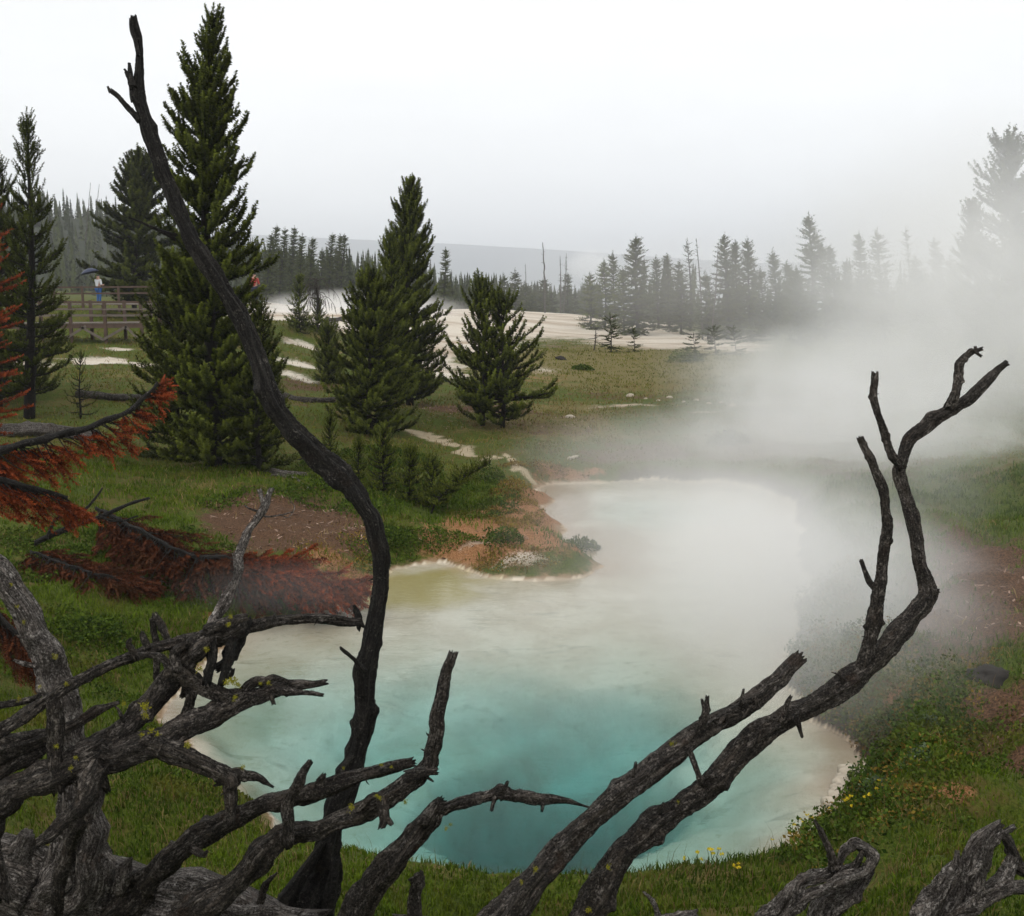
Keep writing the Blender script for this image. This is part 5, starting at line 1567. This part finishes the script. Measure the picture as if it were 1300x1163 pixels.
# small pale stones in the meadow (they are few, each its own object)
MS = [(820, 507), (836, 510), (850, 506), (868, 512), (884, 509), (900, 514), (915, 512), (800, 504), (930, 516), (724, 531)]
for k, (u, v) in enumerate(MS):
    rs = np.random.RandomState(600 + k)
    b = hit(u, v)
    V, F, n = [], [], 9
    q0 = rs.uniform(.6, 1.5)
    for zz, sc in [(-.1, .9), (.05, 1), (.14, .7), (.17, .3)]:
        for j in range(n):
            a = j * 6.283 / n
            V.append((.15 * q0 * sc * math.cos(a) * rs.uniform(.7, 1.3), .12 * q0 * sc * math.sin(a) * rs.uniform(.7, 1.3), zz * .6 * q0))
    for lv in range(3):
        for j in range(n): F.append((lv * n + j, lv * n + (j + 1) % n, (lv + 1) * n + (j + 1) % n, (lv + 1) * n + j))
    F.append(tuple(range(3 * n, 4 * n)))
    o = link('pale_stone', mesh('pale_stone', V, F, True), M['stone'], None, b)
    tag(o, 'single pale stone on the meadow behind the far soil bank' if k == 9 else 'small pale stone in the loose row of stones across the meadow', 'stone', None if k == 9 else 'row of pale stones in the meadow')

# ------------------------------------------------------------------ boardwalk, people
def box(V, F, a, b, w, h):
    """a plank from a to b, w wide (sideways), h high"""
    a, b = np.array(a, float), np.array(b, float)
    d = b - a
    d /= np.linalg.norm(d)
    up = np.array([0, 0, 1.0]) if abs(d[2]) < .9 else np.array([0, 1.0, 0])
    s = np.cross(d, up)
    s /= np.linalg.norm(s)
    u = np.cross(s, d)
    n = len(V)
    for p in (a, b):
        for i, j in ((-1, -1), (1, -1), (1, 1), (-1, 1)):
            V.append(p + s * i * w / 2 + u * j * h / 2)
    F += [(n, n + 1, n + 2, n + 3), (n + 7, n + 6, n + 5, n + 4), (n, n + 4, n + 5, n + 1), (n + 1, n + 5, n + 6, n + 2), (n + 2, n + 6, n + 7, n + 3), (n + 3, n + 7, n + 4, n)]


def bx(name, mat, root, a, b, w, h):
    V, F = [], []
    box(V, F, a, b, w, h)
    return link(name, mesh(name, [v for v in V], F, False), M[mat], root)


bw = empty('boardwalk', at(130, 55))
tag(bw, 'raised wooden boardwalk with railings and cross braces behind the left pines', 'boardwalk')
off = np.array(bw.location)
Yb = 55.0
def bp(u, v, dy=0.0): return (np.array([0, 0, CAMZ]) + ray(u, v) * ((Yb + dy) / ray(u, v)[1])) - off
A, B = bp(-60, 412), bp(186, 410)
V, F = [], []
nP = 46
for k in range(nP):
    p = A + (B - A) * (k + .5) / nP
    box(V, F, p + [0, -.05, 0], p + [0, 1.75, 0], (B - A)[0] / nP * .93, .05)
link('deck', mesh('deck', V, F, False), M['plank'], bw)
for dy in (0, 1.7):
    bx('beam', 'post', bw, A + [0, dy, -.14], B + [0, dy, -.14], .08, .2)
    for v, th in ((384, .08), (393, .06), (401, .06)):
        bx('rail', 'plank' if v != 384 else 'post', bw, bp(-60, v) + [0, dy - .06, 0], bp(186, v) + [0, dy - .06, 0], .05, th)
for i, u in enumerate((-40, 22, 88, 132, 178)):
    for dy in (0, 1.7):
        p = bp(u + (10 if dy else 0), 382) + [0, dy, 0]
        g = H1(p[0] + off[0], p[1] + off[1]) - off[2] - .2
        bx('post', 'post', bw, p, [p[0], p[1], g], .14, .14)
for a, b_ in (((132, 431), (162, 414)), ((132, 431), (104, 415)), ((178, 431), (160, 414)), ((88, 430), (60, 415)), ((110, 414), (84, 430))):
    bx('brace', 'plank', bw, bp(*a) + [0, -.12, 0], bp(*b_) + [0, -.12, 0], .04, .12)
# second, higher stretch where the person stands
b2 = empty('boardwalk', at(100, 66))
tag(b2, 'far stretch of boardwalk with a low dark rail where the person with an umbrella stands', 'boardwalk')
o2 = np.array(b2.location)
def bq(u, v, y=66.0): return (np.array([0, 0, CAMZ]) + ray(u, v) * (y / ray(u, v)[1])) - o2
V, F = [], []
A2, B2 = bq(-60, 388), bq(200, 386)
for k in range(46):
    p = A2 + (B2 - A2) * (k + .5) / 46
    box(V, F, p + [0, 0, 0], p + [0, 2.2, 0], (B2 - A2)[0] / 46 * .93, .05)
link('deck', mesh('deck', V, F, False), M['plank'], b2)
for v in (365, 373):
    bx('rail', 'post', b2, bq(-60, v + 1), bq(200, v - 1), .05, .10)
for u in (-40, 20, 68, 104, 150, 190):
    p = bq(u, 363)
    bx('post', 'post', b2, p, [p[0], p[1], H1(p[0] + o2[0], p[1] + o2[1]) - o2[2] - .2], .12, .12)


def person(label, loc, rz, jacket, trousers, arm_up, seed, Hh=1.72):
    root = empty('person', loc, rz)
    tag(root, label, 'person')
    def skin(name, pts, edges, rad, mat):
        me = bpy.data.meshes.new(name)
        me.from_pydata(pts, edges, [])
        o = link(name, me, M[mat], root)
        md = o.modifiers.new('skin', 'SKIN')
        for v, r_ in zip(me.skin_vertices[0].data if me.skin_vertices else [], rad): v.radius = (r_, r_)
        if not me.skin_vertices:
            bpy.context.view_layer.update()
        o.modifiers.new('sub', 'SUBSURF').levels = 2
        o.modifiers['sub'].render_levels = 2
        return o, me
    hand = (.10, -.30, 1.32) if arm_up else (.24, -.16, .82)
    elbow = (.26, -.10, 1.12) if arm_up else (.29, .0, 1.08)
    pts = [(0, 0, .93), (0, 0, 1.18), (0, 0, 1.42), (0, -.01, 1.52), (0, -.02, 1.60), (0, -.02, 1.70),
           (.19, 0, 1.40), elbow, hand, (-.19, 0, 1.40), (-.27, -.02, 1.1), (-.20, -.28, 1.12),
           (.10, 0, .88), (.11, -.03, .48), (.11, .02, .08), (.12, -.14, .04), (-.10, 0, .88), (-.12, -.01, .48), (-.12, .03, .08), (-.13, -.12, .04)]
    ed = [(0, 1), (1, 2), (2, 3), (3, 4), (4, 5), (2, 6), (6, 7), (7, 8), (2, 9), (9, 10), (10, 11), (0, 12), (12, 13), (13, 14), (14, 15), (0, 16), (16, 17), (17, 18), (18, 19)]
    rad = [.13, .13, .14, .06, .10, .085, .07, .05, .04, .07, .05, .04, .09, .065, .045, .04, .09, .065, .045, .04]

    def mk(name, idx, grow, mat):
        mp = {k_: j for j, k_ in enumerate(idx)}
        e2 = [(mp[a], mp[b]) for a, b in ed if a in mp and b in mp]
        me = bpy.data.meshes.new(name)
        me.from_pydata([pts[k_] for k_ in idx], e2, [])
        o = link(name, me, M[mat], root)
        o.modifiers.new('skin', 'SKIN')
        sv = me.skin_vertices[0].data if len(me.skin_vertices) else None
        if sv is None:
            import bmesh
            bm = bmesh.new()
            bm.from_mesh(me)
            bm.verts.layers.skin.verify()
            bm.to_mesh(me)
            bm.free()
            sv = me.skin_vertices[0].data
        for j, k_ in enumerate(idx):
            sv[j].radius = (rad[k_] * grow, rad[k_] * grow)
            sv[j].use_root = (j == 0)
        md = o.modifiers.new('sub', 'SUBSURF')
        md.levels = md.render_levels = 2
        return o
    mk('body', list(range(20)), 1.0, 'skin')
    mk('jacket', [0, 1, 2, 6, 7, 9, 10], 1.22, jacket)
    mk('trousers', [0, 12, 13, 14, 16, 17, 18], 1.18, trousers)
    mk('hair', [4, 5], 1.1, 'bark_black' if False else 'cloth_dark')
    return root


pl = np.array([bq(126, 386, 67.0)[0] + o2[0], 67.0, bq(126, 386, 67.0)[2] + o2[2] + .03])
person('person in a white jacket holding a dark blue umbrella on the far boardwalk', pl, R(150), 'cloth_white', 'cloth_blue', True, 1)
um = empty('umbrella', pl + np.array([-.30, -.05, 1.30]))
tag(um, 'dark blue umbrella held open by the person on the far boardwalk', 'umbrella')
um.rotation_euler = (0, R(-14), 0)
V, F = [], []
for th in (0, .012):
    for i in range(6):
        f = i / 5
        for j in range(24):
            a = j * 6.283 / 24
            sc = 1 - .06 * (1 - abs(math.cos(a * 4))) * f
            V.append((.55 * f * sc * math.cos(a), .55 * f * sc * math.sin(a), .82 - .26 * f * f - th))
for lay in range(2):
    for i in range(5):
        for j in range(24):
            q = (lay * 144 + i * 24 + j, lay * 144 + i * 24 + (j + 1) % 24, lay * 144 + (i + 1) * 24 + (j + 1) % 24, lay * 144 + (i + 1) * 24 + j)
            F.append(q if lay == 0 else q[::-1])
for j in range(24): F.append((120 + j, 120 + (j + 1) % 24, 264 + (j + 1) % 24, 264 + j))
link('canopy', mesh('canopy', V, F, True), M['umbrella'], um)
w = Wood()
w.tube3([(0, 0, -.08), (0, 0, .4), (0, 0, .90)], [.012, .008, .006], 3, K=8, lump=0, ridge=0, wob=0, step=.1)
link('shaft', mesh('shaft', np.vstack(w.V), w.F, True, np.vstack(w.UV)), M['metal'], um)
rp = at(331, 64)
person('person in a red jacket half hidden behind the right side of the tallest pine', (rp[0], rp[1], CAMZ + ray(339, 347)[2] / ray(339, 347)[1] * 64 - 1.72), R(170), 'cloth_red', 'cloth_dark', False, 2)
b3 = empty('boardwalk', at(330, 64.6))
tag(b3, 'short pale stretch of boardwalk under the person in red', 'boardwalk')
o3 = np.array(b3.location)
zz = CAMZ + ray(339, 347)[2] / ray(339, 347)[1] * 64 - 1.76 - o3[2]
V, F = [], []
for k in range(40):
    box(V, F, (-9 + k * .25, -1.6, zz), (-9 + k * .25, .6, zz), .235, .05)
link('deck', mesh('deck', V, F, False), M['plank'], b3)
for k in (-8.6, -5, -2.2):
    bx('post', 'post', b3, (k, -.6, zz - .03), (k, -.6, zz - 2.5), .14, .14)

# ------------------------------------------------------------------ haze and steam
def haze():
    V = [(x, y, z) for z in (-8, 300) for x, y in ((-9500, -60), (9500, -60), (9500, 9000), (-9500, 9000))]
    F = [[3, 2, 1, 0], [4, 5, 6, 7], [0, 1, 5, 4], [1, 2, 6, 5], [2, 3, 7, 6], [3, 0, 4, 7]]
    t = NT('haze')
    pv = t.n('VolumePrincipled')
    pv.inputs['Color'].default_value = (0.97, 0.98, 1.0, 1)
    pv.inputs['Density'].default_value = 0.00030
    pv.inputs['Anisotropy'].default_value = 0.0
    t.l(pv.outputs[0], t.out.inputs[1])
    o = link('haze', mesh('haze', V, F, False), t.m)
    tag(o, 'thin pale haze over the whole basin', 'haze', None, 'stuff')


haze()


def steam(center, rad, dens, label, seed, freq=.35, lo=.35, hi=.75, stretch=(1, 1, 1), core=.35):
    import bmesh
    bm = bmesh.new()
    bmesh.ops.create_icosphere(bm, subdivisions=3, radius=1.03)
    me = bpy.data.meshes.new('steam')
    bm.to_mesh(me)
    bm.free()
    t = NT('steam')
    tc = t.n('TexCoord')
    ln = t.n('VectorMath', _operation='LENGTH')
    t.l(tc.outputs['Object'], ln.inputs[0])
    r = ln.outputs['Value']
    q = t.math('SUBTRACT', 1.0, t.math('MULTIPLY', r, r), 0, True)
    mp = t.n('Mapping')
    t.l(t.pos(), mp.inputs[0])
    mp.inputs['Scale'].default_value = tuple(freq * s for s in stretch)
    mp.inputs['Location'].default_value = (seed * 3.7, seed * 1.3, seed * 2.1)
    n = t.noise(mp.outputs[0], 1.0, 4, 0.62, 1.2)
    f = t.step(t.math('ADD', n, t.math('MULTIPLY', q, core)), lo, hi)
    d = t.math('MULTIPLY', t.math('MULTIPLY', f, t.step(q, 0.0, 1.0)), dens)
    pv = t.n('VolumePrincipled')
    pv.inputs['Color'].default_value = (1.0, 0.995, 0.985, 1)
    pv.inputs['Anisotropy'].default_value = 0.15
    t.l(d, pv.inputs['Density'])
    t.l(pv.outputs[0], t.out.inputs[1])
    o = link('steam', me, t.m, None, center)
    o.scale = rad
    tag(o, label, 'steam', None, 'stuff')
    return o


def GS(u, v, z): return G(u, v, z)


steam(G(950, 690, 1.0), (6.0, 8.0, 2.0), .11, 'steam drifting low over the far half of the pool', 1, .6, .48, .88)
steam(P(1090, 580, 36), (8.0, 8.5, 5.0), .26, 'thick steam rising on the right side of the pool', 2, .38, .50, .90)
steam(P(1250, 430, 46), (11.5, 12, 8.0), .125, 'bank of steam blowing off to the right', 3, .28, .50, .92)
steam(P(1020, 470, 60), (10, 10, 3.9), .095, 'paler tail of steam in front of the trees across the meadow', 4, .28, .50, .92)
steam(P(1290, 330, 52), (14, 12, 10), .08, 'thin steam veiling the biggest tree at the right edge', 5, .2, .42, .9)
steam(P(1180, 345, 82), (24, 14, 10), .016, 'pale veil of steam rising in front of the right hand trees', 14, .16)
steam(G(740, 830, .35), (5.5, 6.5, .7), .065, 'thin mist hanging on the middle of the pool', 6, .7)
steam(P(450, 398, 125), (15, 12, 3.2), .16, 'steam lying on the white flat behind the middle pines', 7, .18)
steam(P(380, 745, 18.2), (2.6, 1.6, .5), .05, 'wisp of mist over the rust needles at the edge of the pool', 8, 1.0)
steam(P(750, 338, 700), (22, 20, 13), .06, 'small far white steam plume beside the lake', 9, .06)
steam(P(880, 365, 96), (22, 10, 7), .022, 'thin mist among the trees across the meadow', 10, .12)
steam(P(130, 330, 170), (18, 15, 8), .0015, 'faint smoke like mist on the wooded hillside', 11, .12)
steam(P(1060, 520, 48), (9, 9, 4.5), .13, 'steam spreading over the ground right of the far shore', 15, .3, .46, .9)
steam(G(990, 590, .9), (9.5, 9, 2.0), .09, 'low mist on the bare ground beyond the pool', 12, .35)
steam(G(1005, 745, .8), (3.6, 6.8, 2.0), .30, 'steam creeping over the right edge of the pool', 13, .45)

# ------------------------------------------------------------------ light
SUN_EL, SUN_AZ = R(52), R(215)
wd = bpy.data.worlds.new('World')
SC.world = wd
wd.use_nodes = True
nt = wd.node_tree
nt.nodes.clear()
out = nt.nodes.new('ShaderNodeOutputWorld')
bg = nt.nodes.new('ShaderNodeBackground')
sky = nt.nodes.new('ShaderNodeTexSky')
sky.sky_type = 'NISHITA'
sky.sun_disc = False
sky.sun_elevation = SUN_EL
sky.sun_rotation = SUN_AZ
sky.dust_density = 3.0
hs = nt.nodes.new('ShaderNodeHueSaturation')
hs.inputs['Saturation'].default_value = 0.12
tc = nt.nodes.new('ShaderNodeTexCoord')
mp = nt.nodes.new('ShaderNodeMapping')
mp.inputs['Scale'].default_value = (1.3, 1.3, 4.5)
nz = nt.nodes.new('ShaderNodeTexNoise')
nz.inputs['Scale'].default_value = 1.6
nz.inputs['Detail'].default_value = 6
nz.inputs['Roughness'].default_value = .55
rp_ = nt.nodes.new('ShaderNodeMapRange')
rp_.interpolation_type = 'SMOOTHSTEP'
rp_.inputs[1].default_value = .35
rp_.inputs[2].default_value = .70
rp_.inputs[3].default_value = 0.96
rp_.inputs[4].default_value = 1.03
mx = nt.nodes.new('ShaderNodeMix')
mx.data_type = 'RGBA'
mx.inputs[0].default_value = 0.78
mx.inputs[7].default_value = (9.6, 9.75, 9.9, 1)      # the cloud layer over the clear sky
mul = nt.nodes.new('ShaderNodeVectorMath')
mul.operation = 'SCALE'
L = nt.links.new
L(tc.outputs['Generated'], mp.inputs[0])
L(mp.outputs[0], nz.inputs['Vector'])
L(nz.outputs[0], rp_.inputs[0])
L(sky.outputs[0], hs.inputs['Color'])
L(hs.outputs[0], mx.inputs[6])
L(mx.outputs[2], mul.inputs[0])
L(rp_.outputs[0], mul.inputs['Scale'])
L(mul.outputs[0], bg.inputs[0])
bg.inputs[1].default_value = 0.110
L(bg.outputs[0], out.inputs[0])

ld = bpy.data.lights.new('sun', 'SUN')
ld.energy = 0.6
ld.angle = R(25)
ld.color = (1, .97, .92)
so = bpy.data.objects.new('sun', ld)
COL.objects.link(so)
dirv = Vector((math.sin(SUN_AZ) * math.cos(SUN_EL), math.cos(SUN_AZ) * math.cos(SUN_EL), math.sin(SUN_EL)))
so.rotation_euler = dirv.to_track_quat('Z', 'Y').to_euler()
so.location = (0, 0, 60)

vs = SC.view_settings
vs.view_transform = 'Standard'
vs.look = 'None'
vs.exposure = 0.32
vs.gamma = 1.0
cy = SC.cycles
cy.use_denoising = True
cy.max_bounces = 12
cy.diffuse_bounces = 3
cy.glossy_bounces = 3
cy.transmission_bounces = 6
cy.transparent_max_bounces = 16
cy.volume_bounces = 8
cy.volume_step_rate = 0.6
cy.volume_max_steps = 128
cy.sample_clamp_indirect = 6.0
